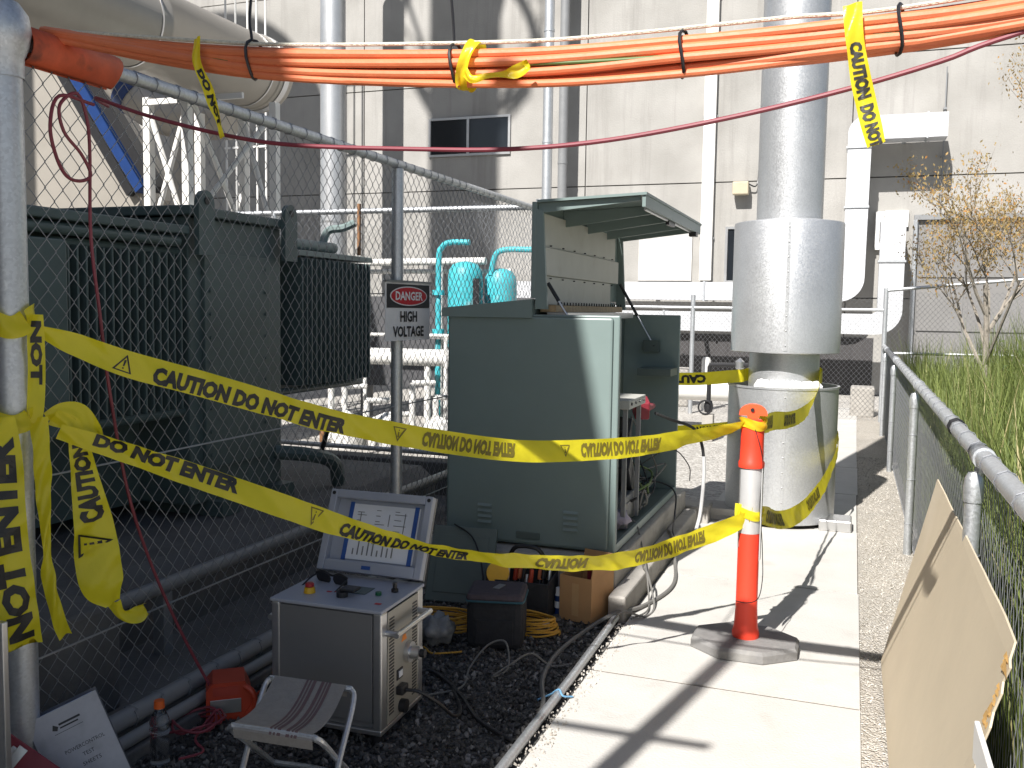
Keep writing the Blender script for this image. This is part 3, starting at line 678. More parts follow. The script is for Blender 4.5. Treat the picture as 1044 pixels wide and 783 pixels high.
# overhead cladded pipe on its white lattice stand
t = thing('overhead_pipe', 'huge beige metal-clad pipe running overhead above the transformer', 'pipe', (-7.75, 8, 4.7))
MB().lathe([(.0, 0), (.40, 0), (.47, -.03), (.50, -.10), (.50, -.34), (.485, -.36), (.485, -2.4), (.49, -2.41), (.49, -2.45), (.485, -2.46), (.485, -11)], (0, 0, 0), 48, Matrix.Translation((-7.75, 11.2, 4.72)) @ Matrix.Rotation(-pi/2, 4, 'X') ).build('cladding', cladding, t)
for yy in (10.7, 8.6, 6.6, 4.6):
    m_ = MB().lathe([(.489, -.012), (.496, -.012), (.496, .012), (.489, .012)], (0, 0, 0), 48, Matrix.Translation((-7.75, yy, 4.72)) @ Matrix.Rotation(-pi/2, 4, 'X')); m_.build('band', alu, t)
MB().lathe([(.502, -.05), (.512, -.05), (.512, .05), (.502, .05)], (0, 0, 0), 48, Matrix.Translation((-7.75, 10.98, 4.72)) @ Matrix.Rotation(-pi/2, 4, 'X')).build('end_band', alu, t)
t = thing('branch_pipe', 'short beige pipe elbow with a blue strap below the overhead pipe', 'pipe', (-10.5, 12, 4))
MB().tube(crom([(-11.25, 12.0, 5.9), (-11.05, 12.2, 5.1), (-10.4, 12.4, 4.62), (-9.4, 12.6, 4.55)], 6), .36, 28).build('elbow', cladding, t)
MB().tube([(-11.0, 12.22, 5.02), (-10.86, 12.26, 4.88)], .372, 28).build('strap', blue, t)
MB().cyl((-10.1, 12.4, 0), (-10.1, 12.4, 4.4), .22, 20).build('column', cladding, t)
t = thing('lattice_stand', 'white steel lattice stand holding up the overhead pipe', 'stand', (-8.2, 10.3, 0))
for (x, yy) in ((-8.62, 9.9), (-8.02, 9.9), (-8.62, 10.9), (-7.9, 10.9), (-7.2, 10.6)):
    MB().box((x-.05, yy-.05, -.03), (x+.05, yy+.05, 4.22)).build('leg', whitep, t)
for (a, b) in (((-8.62, 9.9, 2.4), (-8.02, 9.9, 4.1)), ((-8.02, 9.9, 2.4), (-8.62, 9.9, 4.1)), ((-8.02, 9.9, 2.6), (-7.2, 10.6, 4.1)), ((-8.62, 9.9, .6), (-8.02, 9.9, 2.3)), ((-8.0, 10.0, 4.15), (-7.9, 10.9, 2.5)), ((-7.2, 10.6, 2.4), (-7.9, 10.9, 4.1))):
    MB().cyl(a, b, .035, 8).build('brace', whitep, t)
for z in (2.35, 4.12): MB().box((-8.66, 9.84, z), (-7.15, 9.88, z+.07)).build('girt', whitep, t)
t = thing('inclined_duct', 'big inclined beige sheet duct with a blue edge at the upper left', 'duct', (-13, 13, 0))
MB().prism([(-14.2, 6.6), (-13.3, 6.6), (-11.1, 3.35), (-11.5, 2.9), (-14.2, 2.9)], 'y', 12.6, 13.6).build('casing', cladding, t)
def bar(p0, p1, wd, m, nm, y0, y1):
    d = Vector((p1[0]-p0[0], p1[1]-p0[1])).normalized(); n_ = Vector((-d.y, d.x))*wd/2
    MB().prism([(p0[0]+n_.x, p0[1]+n_.y), (p0[0]-n_.x, p0[1]-n_.y), (p1[0]-n_.x, p1[1]-n_.y), (p1[0]+n_.x, p1[1]+n_.y)], 'y', y0, y1).build(nm, m, t)
bar((-13.42, 6.5), (-11.25, 3.4), .16, black, 'edge_strip', 12.45, 12.598); bar((-13.22, 6.55), (-11.05, 3.45), .17, blue, 'edge_strip', 12.44, 12.7); bar((-13.02, 6.6), (-10.8, 3.45), .16, black, 'edge_strip', 12.5, 12.75)
MB().box((-13.9, 12.8, -.03), (-13.6, 13.2, 2.9)).build('leg', grime, t); MB().box((-11.9, 12.8, -.03), (-11.6, 13.2, 2.95)).build('leg', grime, t)
t = thing('ladder', 'slim white caged ladder rising up the far left wall', 'ladder', (-12.3, 17, 0))
for x in (-12.75, -12.5, -12.2, -11.98, -11.76): MB().cyl((x, 17, -.03), (x, 17, 10.5), .022, 8).build('rail', whitep, t)
for k in range(6): MB().box((-12.78, 16.97, 1.6+k*1.65), (-11.73, 17.0, 1.64+k*1.65)).build('hoop', whitep, t)
t = thing('steel_flue', 'tall shiny silver flue in front of the wall left of the window', 'flue', (-10.75, 18, 0))
MB().cyl((-10.75, 18, -.03), (-10.75, 18, 10.5), .27, 32).build('tube', stackm, t)
for z in (3.4, 6.9): MB().cyl((-10.75, 18, z), (-10.75, 18, z+.04), .28, 32).build('collar', alu, t)
o = MB().cyl((-6.27, 19.2, -.03), (-6.27, 19.2, 10.5), .105, 20).build('wall_pipe', galvp); tag(o, 'brighter left one of two vertical pipes on the wall above the cabinet lid', 'pipe')
for z in (3, 5.1, 7.4): MB().cyl((-6.27, 19.2, z), (-6.27, 19.2, z+.05), .115, 20).build('joint', galvp, o)
o = MB().cyl((-6.02, 19.5, -.03), (-6.02, 19.5, 10.5), .1, 20).build('wall_pipe', pvc); tag(o, 'greyer right one of two vertical pipes on the wall above the cabinet lid', 'pipe')
for z in (2.6, 4.7, 7.0): MB().cyl((-6.02, 19.5, z), (-6.02, 19.5, z+.05), .108, 20).build('joint', pvc, o)
o = MB().box((-3.10, 19.86, 2.25), (-2.86, 19.985, 11)).build('downpipe', whitep); tag(o, 'flat white downpipe fixed to the wall left of the stack', 'downpipe')
for z in (3.1, 5.6, 8): MB().box((-3.13, 19.95, z), (-2.83, 19.999, z+.05)).build('clip', pvc, o)
# process plant behind the yard
t = thing('filter_vessel', 'pair of cyan pressure vessels with bent pipes behind the yard fence', 'vessel', (-4.4, 10.6, 0))
for (x, yy, r, zt) in ((-4.42, 10.45, .21, 2.15), (-4.08, 10.75, .20, 2.08)):
    MB().lathe([(0, .95), (r*.7, 1.0), (r, 1.15), (r, zt-.2), (r*.94, zt-.1), (r*.72, zt-.03), (r*.35, zt), (0, zt+.01)], (x, yy, 0), 28).build('vessel', cyan, t)
    for k in range(3): a = k*2.1+.4; MB().cyl((x+r*.7*cos(a), yy+r*.7*sin(a), -.03), (x+r*.7*cos(a), yy+r*.7*sin(a), 1.05), .03, 8).build('leg', cyan, t)
MB().box((-4.26, 10.3, 1.35), (-4.18, 10.38, 1.95)).build('clamp', black, t)
MB().tube(crom([(-4.75, 10.4, .1), (-4.75, 10.4, 1.2), (-4.75, 10.4, 2.15), (-4.71, 10.4, 2.32), (-4.6, 10.4, 2.38), (-4.35, 10.4, 2.38)], 6), .035, 12).build('pipe', cyan, t)
MB().tube(crom([(-4.15, 10.6, 2.0), (-4.1, 10.6, 2.22), (-3.98, 10.6, 2.3), (-3.6, 10.6, 2.3)], 6), .035, 12).build('pipe', cyan, t)
for z in (1.28, 1.75): MB().cyl((-4.75, 10.4, z), (-4.75, 10.4, z+.06), .075, 14).build('flange', cyan, t)
MB().box((-4.9, 10.3, 1.22), (-3.8, 11, 1.27)).build('shelf', grime, t)
def piping(label, runs, m, group='pale pipework behind the yard fence'):
    t = thing('process_pipe', label, 'pipework', runs[0][0], group)
    for (a, b, r) in runs: MB().cyl(a, b, r, 14).build('pipe', m, t)
piping('white twin pipe rail level with the danger sign top', [((-6.6, 10.8, 2.16), (-4.3, 10.8, 2.18), .045), ((-6.6, 10.9, 2.05), (-4.0, 10.9, 2.06), .03), ((-5.5, 10.8, -.03), (-5.5, 10.8, 2.16), .035), ((-4.9, 10.8, -.03), (-4.9, 10.8, 2.16), .03)], whitep)
piping('white bottom pipe run beneath the cyan vessels', [((-6.8, 10.0, 1.0), (-3.2, 10.0, 1.02), .10), ((-6.0, 10.0, -.03), (-6.0, 10.0, 1), .04), ((-4.7, 10.0, -.03), (-4.7, 10.0, 1.0), .04), ((-3.6, 10, -.03), (-3.6, 10, 1), .04)], whitep)
piping('thin white handrail at mid height behind the danger sign', [((-6.2, 9.4, 1.28), (-3.0, 9.4, 1.3), .02), ((-5.2, 9.4, -.03), (-5.2, 9.4, 1.3), .022), ((-4.2, 9.4, -.03), (-4.2, 9.4, 1.3), .022), ((-3.0, 9.4, -.03), (-3.0, 9.4, 1.3), .022)], whitep)
t = thing('pump_set', 'cluttered white pump with round housings near the yard ground', 'pump', (-4.7, 9.2, 0))
for (x, yy, r) in ((-5.2, 9.0, .17), (-4.75, 9.05, .19), (-4.1, 9.0, .15)):
    MB().lathe([(0, -.03), (r*.8, 0), (r, .1), (r, .28), (r*.75, .4), (0, .46)], (x, yy, 0), 20).build('housing', whitep, t)
for k in range(9):
    x = -5.6+k*.28; h = .35+.5*((k*5) % 7)/7; MB().cyl((x, 9.15, -.03), (x, 9.15, h), .035, 10).build('riser', whitep if k % 3 else rust, t); MB().cyl((x, 9.15, h), (x+.2, 9.3, h), .03, 10).build('elbow', whitep, t)
MB().box((-5.9, 8.75, -.03), (-3.2, 9.5, .05)).build('base', padcon, t)
t = thing('dark_shed', 'dark open shed wall behind the pipework left of the cabinet', 'shed', (-5.5, 12.5, 0))
MB().box((-6.9, 12.2, .45), (-3.9, 12.5, 1.75)).build('wall', mat('shed_dark', (.07, .07, .075), .7), t)
for x in (-6.8, -5.4, -4.0): MB().box((x-.05, 12.25, -.03), (x+.05, 12.45, .45)).build('leg', grime, t)

# danger sign on the fence post
t = thing('danger_sign', 'white danger high voltage sign wired to the fence post', 'sign', (-2.41, 4.84, 1.57))
Ms = basis((-2.405, 4.855, 1.41), (0.08, .997, .0), (0, 0, 1), (.997, -.08, 0))   # local x along fence, y up, z towards the path
plate = MB().box((-.245, 0, -.004), (.245, .325, .0), Ms, ).build('plate', signw, t)
MB().box((-.235, .185, .001), (.235, .318, .002), Ms).build('black_band', signk, t)
el = MB(); el.add([(0, 0, 0)] + [(.205*cos(2*pi*k/40), .055*sin(2*pi*k/40), 0) for k in range(40)], [(0, k+1, (k+1) % 40+1) for k in range(40)], False, Ms @ Matrix.Translation((0, .252, .0042))); el.build('oval_rim', signw, t)
el = MB(); el.add([(0, 0, 0)] + [(.194*cos(2*pi*k/40), .049*sin(2*pi*k/40), 0) for k in range(40)], [(0, k+1, (k+1) % 40+1) for k in range(40)], False, Ms @ Matrix.Translation((0, .252, .0055))); el.build('red_oval', signr, t)
m_ = MB(); lettering(m_, 'DANGER', Ms @ Matrix.Translation((0, .228, .0068)), .05, .03, width=.30); m_.build('danger_lettering', signw, t)
m_ = MB(); lettering(m_, 'HIGH', Ms @ Matrix.Translation((0, .105, .003)), .062, .035, width=.185); lettering(m_, 'VOLTAGE', Ms @ Matrix.Translation((0, .02, .003)), .062, .035, width=.34); m_.build('voltage_lettering', signk, t)
MB().box((-.25, .326, -.006), (.25, .340, .008), Ms).build('top_strip', alu, t)

# ================================================================== EXHAUST STACK
t = thing('exhaust_stack', 'tall round galvanised exhaust stack in stepped sections beside the path', 'stack', (-.5, 7.5, 0))
C_ = (-.5, 7.5, 0)
MB().lathe([(.405, .03), (.41, .035), (.41, 1.03), (.417, 1.035), (.417, 1.05), (.40, 1.05), (.398, .96), (.262, .96)], C_, 72).build('base_drum', stackm, t)
MB().lathe([(.262, .9), (.262, 1.31)], C_, 64).build('neck', stackm, t)
MB().lathe([(.255, 1.30), (.40, 1.30), (.405, 1.305), (.405, 2.265), (.40, 2.275), (.25, 2.30)], C_, 72).build('drum', stackm, t)
MB().lathe([(.243, 2.25), (.243, 3.55), (.247, 3.551), (.247, 3.575), (.243, 3.576), (.243, 9.5)], C_, 64).build('flue_tube', stackm, t)
a0 = atan2(-7.5, .5-.06)
for (r, z0, z1, off) in ((.41, .05, 1.02, .05), (.405, 1.32, 2.26, .02)):
    a = a0+off; c, s_ = cos(a), sin(a); m_ = MB()
    M_ = basis((C_[0]+c*r, C_[1]+s_*r, 0), (-s_, c, 0), (c, s_, 0), (0, 0, 1))
    m_.box((-.012, -.002, z0), (.012, .003, z1), M_); sm = m_.build('seam', stackm, t)
    m_ = MB()
    for k in range(9): z = z0+.04+(z1-z0-.08)*k/8; m_.lathe([(.0, .0052), (.005, .004), (.006, .0)], (0, 0, 0), 8, M_ @ Matrix.Translation((0, .003, z)) @ Matrix.Rotation(-pi/2, 4, 'X'))
    m_.build('rivets', alu, sm)
MB().box((-.19, 7.18, 0.0), (.04, 7.42, .085), bev=.01).build('foot', alu, t); MB().box((-1.12, 7.2, 0.0), (-.8, 7.5, .1), bev=.01).build('foot', padcon, t)
# crumpled insulation lying in the rim
m_ = MB(); random.seed(3); n = 40; vs = []
for k in range(n+1):
    a = a0 - .55 + 1.35*k/n
    for (r, z) in ((.27, 1.02), (.30, 1.075+.02*random.random()), (.35, 1.085+.025*random.random()), (.395, 1.055+.012*random.random()), (.388, 1.0)):
        vs.append((C_[0]+r*cos(a), C_[1]+r*sin(a), z))
m_.add(vs, [(k*5+j, k*5+j+1, (k+1)*5+j+1, (k+1)*5+j) for k in range(n) for j in range(4)], True)
tag(m_.build('insulation_cloth', whitecloth), 'crumpled white insulation cloth stuffed in the rim of the stack base', 'cloth')

# ================================================================== BOLLARD
t = thing('bollard', 'red plastic T-top bollard with silver sleeve on the concrete path', 'bollard', (-.43, 4.52, 0))
poly = [(.27*cos(pi/8+k*pi/4)*(1.0), .22*sin(pi/8+k*pi/4)) for k in range(8)]
bm_ = MB(); pb = [(-.43+x*.98, 4.49+y) for x, y in poly]; pt_ = [(-.43+x*.93, 4.49+y*.93) for x, y in poly]
bm_.add([(x, y, .004) for x, y in pb] + [(x, y, .04) for x, y in pb] + [(x, y, .055) for x, y in pt_], [tuple(reversed(range(8))), tuple(range(16, 24))] + [(r*8+k, r*8+(k+1) % 8, (r+1)*8+(k+1) % 8, (r+1)*8+k) for r in range(2) for k in range(8)]); bm_.build('rubber_base', rubber, t)
B = (-.43, 4.5, 0)
MB().lathe([(.0, .05), (.062, .052), (.064, .075), (.056, .11), (.051, .2), (.05, .45), (.0505, .56)], B, 28).build('lower_tube', bolred, t)
MB().lathe([(.0515, .56), (.0525, .565), (.0525, .865), (.0515, .87)], B, 28).build('reflective_sleeve', silver, t)
MB().lathe([(.052, .87), (.060, .872), (.061, .895), (.055, .905), (.0535, .99), (.054, 1.05), (.052, 1.085), (.04, 1.10), (.0, 1.105)], B, 28).build('upper_tube', bolred, t)
hd = MB(); pr_ = [(-.065, 1.118), (-.062, 1.128)] + [(.064*cos(a), 1.126+.046*sin(a)) for a in (pi-pi*k/10 for k in range(11))] + [(.062, 1.128), (.065, 1.118), (.028, 1.118), (.024, 1.10), (-.024, 1.10), (-.028, 1.118)]
hd.prism([(x, z) for x, z in pr_], 'y', -.022, .022, Matrix.Translation((-.43, 4.5, 0)) @ Matrix.Rotation(radians(8), 4, 'Z')); h_ = hd.build('tee_handle', boltop, t)
MB().cyl((-.431, 4.47, 1.145), (-.429, 4.529, 1.145), .009, 12).build('eyelet', black, h_)
for (x, r, z0, z1) in ((-.475, .004, .49, .87),): MB().cyl((x, 4.475, z0), (x, 4.475, z1), r, 6).build('rod', alu, t)
fl = MB().box((-.376, 4.44, .44), (-.372, 4.50, .875)); fl.build('reflective_flap', silver, t)
MB().tube(crom([(-.372, 4.46, .86), (-.38, 4.45, .70), (-.365, 4.44, .55), (-.36, 4.45, .46), (-.355, 4.43, .36), (-.37, 4.42, .27), (-.42, 4.44, .235), (-.475, 4.45, .235)]), .0022, 5).build('loose_wire', black, t)
MB().tube(crom([(-.43, 4.45, 1.10), (-.40, 4.44, 1.02), (-.375, 4.43, .93), (-.37, 4.43, .87)]), .002, 5).build('loose_wire', black, t)
# ================================================================== GREEN CABINET ON ITS PAD
t = thing('equipment_pad', 'stepped concrete pad under the open green cabinet', 'pad', (-1.7, 5.9, 0))
MB().box((-2.33, 4.83, -.03), (-1.15, 7.05, .25), bev=.015).build('plinth', padcon, t)
MB().box((-1.148, 4.66, -.03), (-1.055, 7.0, .12), bev=.012).build('step', padcon, t)
MB().box((-1.25, 7.06, -.03), (-.98, 7.3, .13), bev=.012).build('step', padcon, t)
t = thing('switch_cabinet', 'large grey-green electrical cabinet with its hood propped open', 'cabinet', (-1.7, 5.9, .26))
x0, x1, y0, y1, z0, z1 = -2.2, -1.19, 4.95, 6.85, .262, 1.57
MB().box((x0, y0+.012, z0), (x1, y0+.045, z1), bev=.008).build('front_wall', green, t)
MB().box((x0+.004, y0-.002, z0+.01), (x1-.035, y0+.013, z1-.012), bev=.012).build('front_panel', green, t)
MB().box((x0, y1-.03, z0), (x1, y1, z1+.0), bev=.006).build('far_wall', green, t)
MB().box((x0, y0+.046, z0), (x0+.03, y1-.031, z1)).build('back_wall', green, t)
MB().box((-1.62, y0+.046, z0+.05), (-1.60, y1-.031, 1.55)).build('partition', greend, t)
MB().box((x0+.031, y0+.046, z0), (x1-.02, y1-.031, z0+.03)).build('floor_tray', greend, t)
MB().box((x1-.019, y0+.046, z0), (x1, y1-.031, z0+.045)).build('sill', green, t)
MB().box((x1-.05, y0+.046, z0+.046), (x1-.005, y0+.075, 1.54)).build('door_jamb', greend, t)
rf = MB().prism([(-2.23, 1.55), (-1.685, 1.55), (-1.685, 1.655), (-2.23, 1.60)], 'y', y0-.02, y1+.02).build('roof', green, t)
for (ox, oz) in ((-1.998, .372), (-1.484, .371)):
    for k in range(4): MB().prism([(y0-.0145, oz+k*.032), (y0-.0025, oz+k*.032-.004), (y0-.0025, oz+k*.032+.014)], 'x', ox, ox+.085).build('louvre', green, t)
MB().box((-1.76, y0-.012, .30), (-1.62, y0-.003, .34), bev=.003).build('lifting_slot', greend, t)
# hood
hd = MB().box((-1.70, y0, 1.66), (-1.672, y1, 2.19), bev=.004).build('hood', green, t)
for yy in (y0, y1-.022): MB().prism([(-1.672, 1.60), (-1.60, 1.60), (-1.612, 1.75), (-1.635, 2.14), (-1.672, 2.15)], 'y', yy, yy+.022).build('cheek', green, hd)
MB().prism([(-1.67, 2.186), (-1.06, 2.212), (-1.06, 2.226), (-1.67, 2.20)], 'y', y0, y1).build('canopy', green, hd)
MB().prism([(-1.67, 2.13), (-1.10, 2.185), (-1.10, 2.209), (-1.67, 2.184)], 'y', y0+.03, y0+.045).build('canopy_rib', green, hd)
for yy in (5.45, 5.95, 6.45): MB().prism([(-1.67, 2.09), (-1.10, 2.165), (-1.10, 2.209), (-1.67, 2.184)], 'y', yy, yy+.02).build('canopy_rib', green, hd)
MB().prism([(-1.67, 2.10), (-1.10, 2.165), (-1.10, 2.209), (-1.67, 2.184)], 'y', y1-.03, y1-.01).build('canopy_rib', green, hd)
MB().box((-1.085, y0+.01, 2.15), (-1.066, y1-.01, 2.212)).build('canopy_lip', green, hd)
MB().box((-1.11, 5.75, 2.125), (-1.088, 5.95, 2.18)).build('latch', black, hd); MB().cyl((-1.10, 5.1, 2.15), (-1.10, 6.7, 2.15), .007, 8).build('latch_rod', alu, hd)
MB().box((-1.11, 6.6, 2.12), (-1.06, 6.68, 2.15)).build('latch', black, hd)
for (a, b, yo, xo) in ((1.95, 2.135, 6.72, 0), (1.79, 1.948, 6.78, .012), (1.625, 1.788, 6.6, 0)):
    MB().box((-1.671+xo, y0+.03, a), (-1.655+xo, yo-.02, b), bev=.003).build('liner_board', liner, hd)
m_ = MB()
for z in (1.96, 1.775): 
    for k in range(7): m_.cyl((-1.656, y0+.2+k*.24, z), (-1.642, y0+.2+k*.24, z), .0035, 6)
m_.build('rivets', black, hd)
for (a, mid, b) in (((-1.615, 5.0, 1.745), (-1.55, 5.0, 1.645), (-1.47, 5.0, 1.52)), ((-1.635, 6.79, 1.79), (-1.50, 6.79, 1.56), (-1.372, 6.79, 1.345))):
    g_ = MB().cyl(a, mid, .011, 10).build('gas_strut', black, t); MB().cyl(mid, b, .0055, 8).build('strut_rod', alu, g_); MB().lathe([(0, -.014), (.014, 0), (0, .014)], b, 8).build('ball_joint', black, g_)
MB().box((-1.45, 6.78, 1.30), (-1.33, 6.819, 1.385)).build('strut_plate', greend, t)
# terminal strip along the open top
MB().box((-1.66, y0+.06, 1.585), (-1.57, y1-.25, 1.622)).build('terminal_strip', mat('strip_tan', (.36, .26, .15), .7, 0, .25, 30), t)
m_ = MB()
for k in range(26): m_.cyl((-1.575, y0+.12+k*.06, 1.62), (-1.575, y0+.12+k*.06, 1.64), .005, 6)
m_.build('terminal_studs', black, t)
MB().box((-1.62, y0+.06, 1.545), (-1.50, y1-.2, 1.582)).build('bus_bar', alu, t)
MB().box((-1.44, 6.55, 1.14), (-1.20, 6.818, 1.19)).build('shelf_bracket', greend, t)
sh = MB().box((-1.58, 5.35, 1.02), (-1.215, 5.80, 1.075), bev=.004).build('equipment_shelf', liner, t)
m_ = MB()
for k in range(4): m_.cyl((-1.214, 5.40+k*.11, 1.05), (-1.208, 5.40+k*.11, 1.05), .009, 8)
m_.build('shelf_bolts', black, sh)
for yy in (5.38, 5.74): MB().box((-1.26, yy, .31), (-1.235, yy+.025, 1.018)).build('shelf_leg', pvc, t)
# things standing in the cabinet
random.seed(4)
pl_ = thing('power_connector', 'dark red plug on a black lead hanging inside the cabinet', 'plug', (-1.24, 6.0, .95))
Mp = Matrix.Translation((-1.27, 5.95, .97)) @ Euler((radians(12), 0, radians(20))).to_matrix().to_4x4()
MB().box((-.05, -.06, -.06), (.045, .09, .06), Mp, bev=.012).build('plug_body', mat('plug_red', (.24, .02, .035), .5), pl_)
MB().cyl((0.03, .06, -.02), (.10, .2, -.045), .03, 12, .02, True, Mp).build('plug_neck', mat('plug_red', (.24, .02, .035), .5), pl_)
MB().tube(crom([(-1.22, 6.16, .92), (-1.15, 6.35, .86), (-1.02, 6.5, .79), (-.955, 6.5, .66), (-.94, 6.5, .43), (-.955, 6.5, .2), (-1.0, 6.42, .02), (-1.06, 6.3, .012)]), .011, 8).build('lead', black, pl_)
MB().tube(crom([(-.942, 6.49, .6), (-.938, 6.485, .43), (-.955, 6.49, .2), (-.98, 6.45, .06)]), .013, 8).build('grey_sleeve', mat('sleeve_grey', (.5, .5, .5), .5), pl_)
for (o_, e, sz, lb) in (((-1.38, 5.75, .80), (radians(-32), radians(8), radians(10)), (.16, .42, .10), 'upper tilted black instrument box inside the open cabinet'), ((-1.36, 5.72, .56), (radians(-30), radians(4), radians(6)), (.18, .52, .09), 'lower tilted black instrument box inside the open cabinet')):
    tt = thing('instrument_box', lb, 'instrument', o_, 'instrument boxes in the cabinet')
    Mx = Matrix.Translation(o_) @ Euler(e).to_matrix().to_4x4()
    MB().box((-sz[0]/2, -sz[1]/2, -sz[2]/2), (sz[0]/2, sz[1]/2, sz[2]/2), Mx, bev=.008).build('case', black, tt)
    MB().box((sz[0]/2-.004, -sz[1]/2+.01, sz[2]/2-.004), (sz[0]/2+.003, sz[1]/2-.01, sz[2]/2+.003), Mx).build('edge_trim', alu, tt)
tt = thing('relay_box', 'small grey box on the cabinet floor under the black boxes', 'box', (-1.36, 5.6, .3)); MB().box((-1.46, 5.45, .293), (-1.27, 5.85, .46), bev=.008).build('case', pvc, tt); MB().box((-1.27, 5.52, .33), (-1.264, 5.75, .42)).build('face_plate', steelgrey, tt)
def cable(name, pts, r, m, label, n=8, cat='cable', grp=None):
    o = MB().tube(crom(pts, 6), r, n).build(name, m); tag(o, label, cat, grp); return o
tt = thing('wire_tangle', 'tangle of dark control wires spilling out of the cabinet', 'wires', (-1.3, 6.2, .3))
for k in range(14):
    yy = random.uniform(5.7, 6.5); pts = [(random.uniform(-1.5, -1.4), yy, random.uniform(.4, .9))]
    for q in range(4): pts.append((random.uniform(-1.45, -1.22), yy+random.uniform(-.3, .3), random.uniform(.31, .5)))
    MB().tube(crom(pts, 6), random.uniform(.004, .008), 6).build('wire', random.choice((black, black, greenwire, greycab)), tt)
MB().tube(crom([(-1.4, 6.4, .42), (-1.22, 6.45, .40), (-1.12, 6.42, .34), (-1.10, 6.3, .2), (-1.07, 6.1, .13), (-1.02, 6.2, .02), (-1.0, 6.5, .02)]), .006, 6).build('wire', black, tt)
MB().tube(crom([(-1.4, 6.5, .5), (-1.2, 6.62, .62), (-1.08, 6.7, .50), (-1.07, 6.72, .38)]), .004, 6).build('wire', black, tt)
MB().tube(crom([(-1.3, 5.6, .34), (-1.2, 5.55, .30), (-1.12, 5.4, .16), (-1.06, 5.2, .13), (-1.0, 5.0, .02), (-.97, 4.8, .015), (-1.02, 4.65, .015)]), .005, 6).build('wire', greycab, tt)
# rag
def rag(name, c, r, h, m, label, cat='rag', seed=1):
    random.seed(seed); bm = bmesh.new(); bmesh.ops.create_icosphere(bm, subdivisions=3, radius=1)
    for v in bm.verts:
        k = .75+.35*sin(v.co.x*5+seed)*cos(v.co.y*6)*sin(v.co.z*4+1)+random.uniform(-.03, .03)
        v.co = Vector((c[0]+v.co.x*r*k, c[1]+v.co.y*r*k, max(c[2], c[2]+h*.45+v.co.z*h*.6*k)))
    me = bpy.data.meshes.new(name); bm.to_mesh(me); bm.free(); me.materials.append(m); me.polygons.foreach_set('use_smooth', [True]*len(me.polygons)); o = link(name, me); return tag(o, label, cat)
rag('rag', (-1.28, 5.42, .293), .085, .12, purple, 'crumpled mauve rag lying on the cabinet floor', seed=2)

# ================================================================== TEST SET
T = thing('test_set', 'grey metal test set on the gravel with its lid open', 'test set', (-1.8, 3.13, 0))
Mt = Matrix.Translation((-1.565, 2.955, 0)) @ Matrix.Rotation(radians(1.5), 4, 'Z')   # local: x -.46..0, y 0..0.37
W, Dp, H = .46, .37, .50
MB().box((-W+.035, .012, .05), (-.035, Dp-.01, H-.012), Mt, bev=.004).build('case', steelgrey, T)
MB().box((-W+.03, .004, .075), (-.04, .014, H-.02), Mt, bev=.002).build('front_panel', steelgrey, T)
for x in (-W, -.034): MB().box((x, 0, .045), (x+.034, .05, H-.012), Mt, bev=.006).build('corner_post', alu, T); MB().box((x, Dp-.05, .045), (x+.034, Dp, H-.012), Mt, bev=.006).build('corner_post', alu, T)
MB().box((-W-.001, -.002, .03), (.001, Dp+.002, .05), Mt, bev=.004).build('bottom_rail', alu, T)
MB().box((-W-.004, -.006, H-.012), (.004, Dp+.004, H+.002), Mt, bev=.004).build('top_plate', bluew, T)
for (x, y_) in ((-.03, .03), (-W+.03, .03), (-.03, Dp-.03), (-W+.03, Dp-.03)): MB().cyl((x, y_, -.012), (x, y_, .03), .022, 12, M=Mt).build('foot', black, T)
sp = MB().box((-.003, .052, .055), (.0015, Dp-.052, H-.02), Mt).build('side_panel', steelbei, T)
for col_y in (.062, Dp-.105):
    m_ = MB()
    for k in range(30): m_.box((.0016, col_y, .085+k*.0125), (.003, col_y+.04, .085+k*.0125+.006), Mt)
    m_.build('vent_slots', black, sp)
hm = MB().cyl((.045, .03, .405), (.045, Dp-.03, .405), .011, 12, M=Mt); h_ = hm.build('handle', alu, T)
for y_ in (.045, Dp-.045): MB().cyl((0, y_, .405), (.05, y_, .405), .013, 10, M=Mt).build('handle_mount', alu, h_)
hm = MB().cyl((-W-.045, .06, .40), (-W-.045, Dp-.03, .40), .011, 12, M=Mt); h_ = hm.build('handle', alu, T)
for y_ in (.075, Dp-.045): MB().cyl((-W, y_, .40), (-W-.05, y_, .40), .013, 10, M=Mt).build('handle_mount', alu, h_)
MB().add([(.0022, .165, .33), (.0022, .215, .33), (.0022, .19, .375)], [(0, 1, 2)], False, Mt).build('warning_triangle', amber, T)
cn = MB().cyl((0, .225, .275), (.018, .225, .275), .04, 20, M=Mt).build('round_connector', alu, T); MB().cyl((.018, .225, .275), (.055, .225, .275), .026, 18, M=Mt).build('connector_barrel', alu, cn); MB().cyl((.055, .225, .275), (.075, .225, .275), .016, 14, M=Mt).build('connector_tip', black, cn)
MB().box((.0, .125, .195), (.006, .175, .235), Mt, bev=.002).build('mains_switch', black, T)
MB().box((.0065, .135, .204), (.009, .165, .228), Mt).build('switch_rocker', paper, T)
pg = MB().box((.0, .12, .14), (.03, .175, .175), Mt, bev=.006).build('mains_plug', black, T)
MB().tube(crom([(.03, .15, .155), (.08, .16, .15), (.14, .2, .10), (.18, .26, .03), (.17, .36, .012), (.06, .55, .012)]), .007, 8, M=Mt).build('mains_lead', black, pg)
MB().cyl((0, .165, .085), (.025, .165, .085), .026, 14, M=Mt).build('earth_knob', black, T)
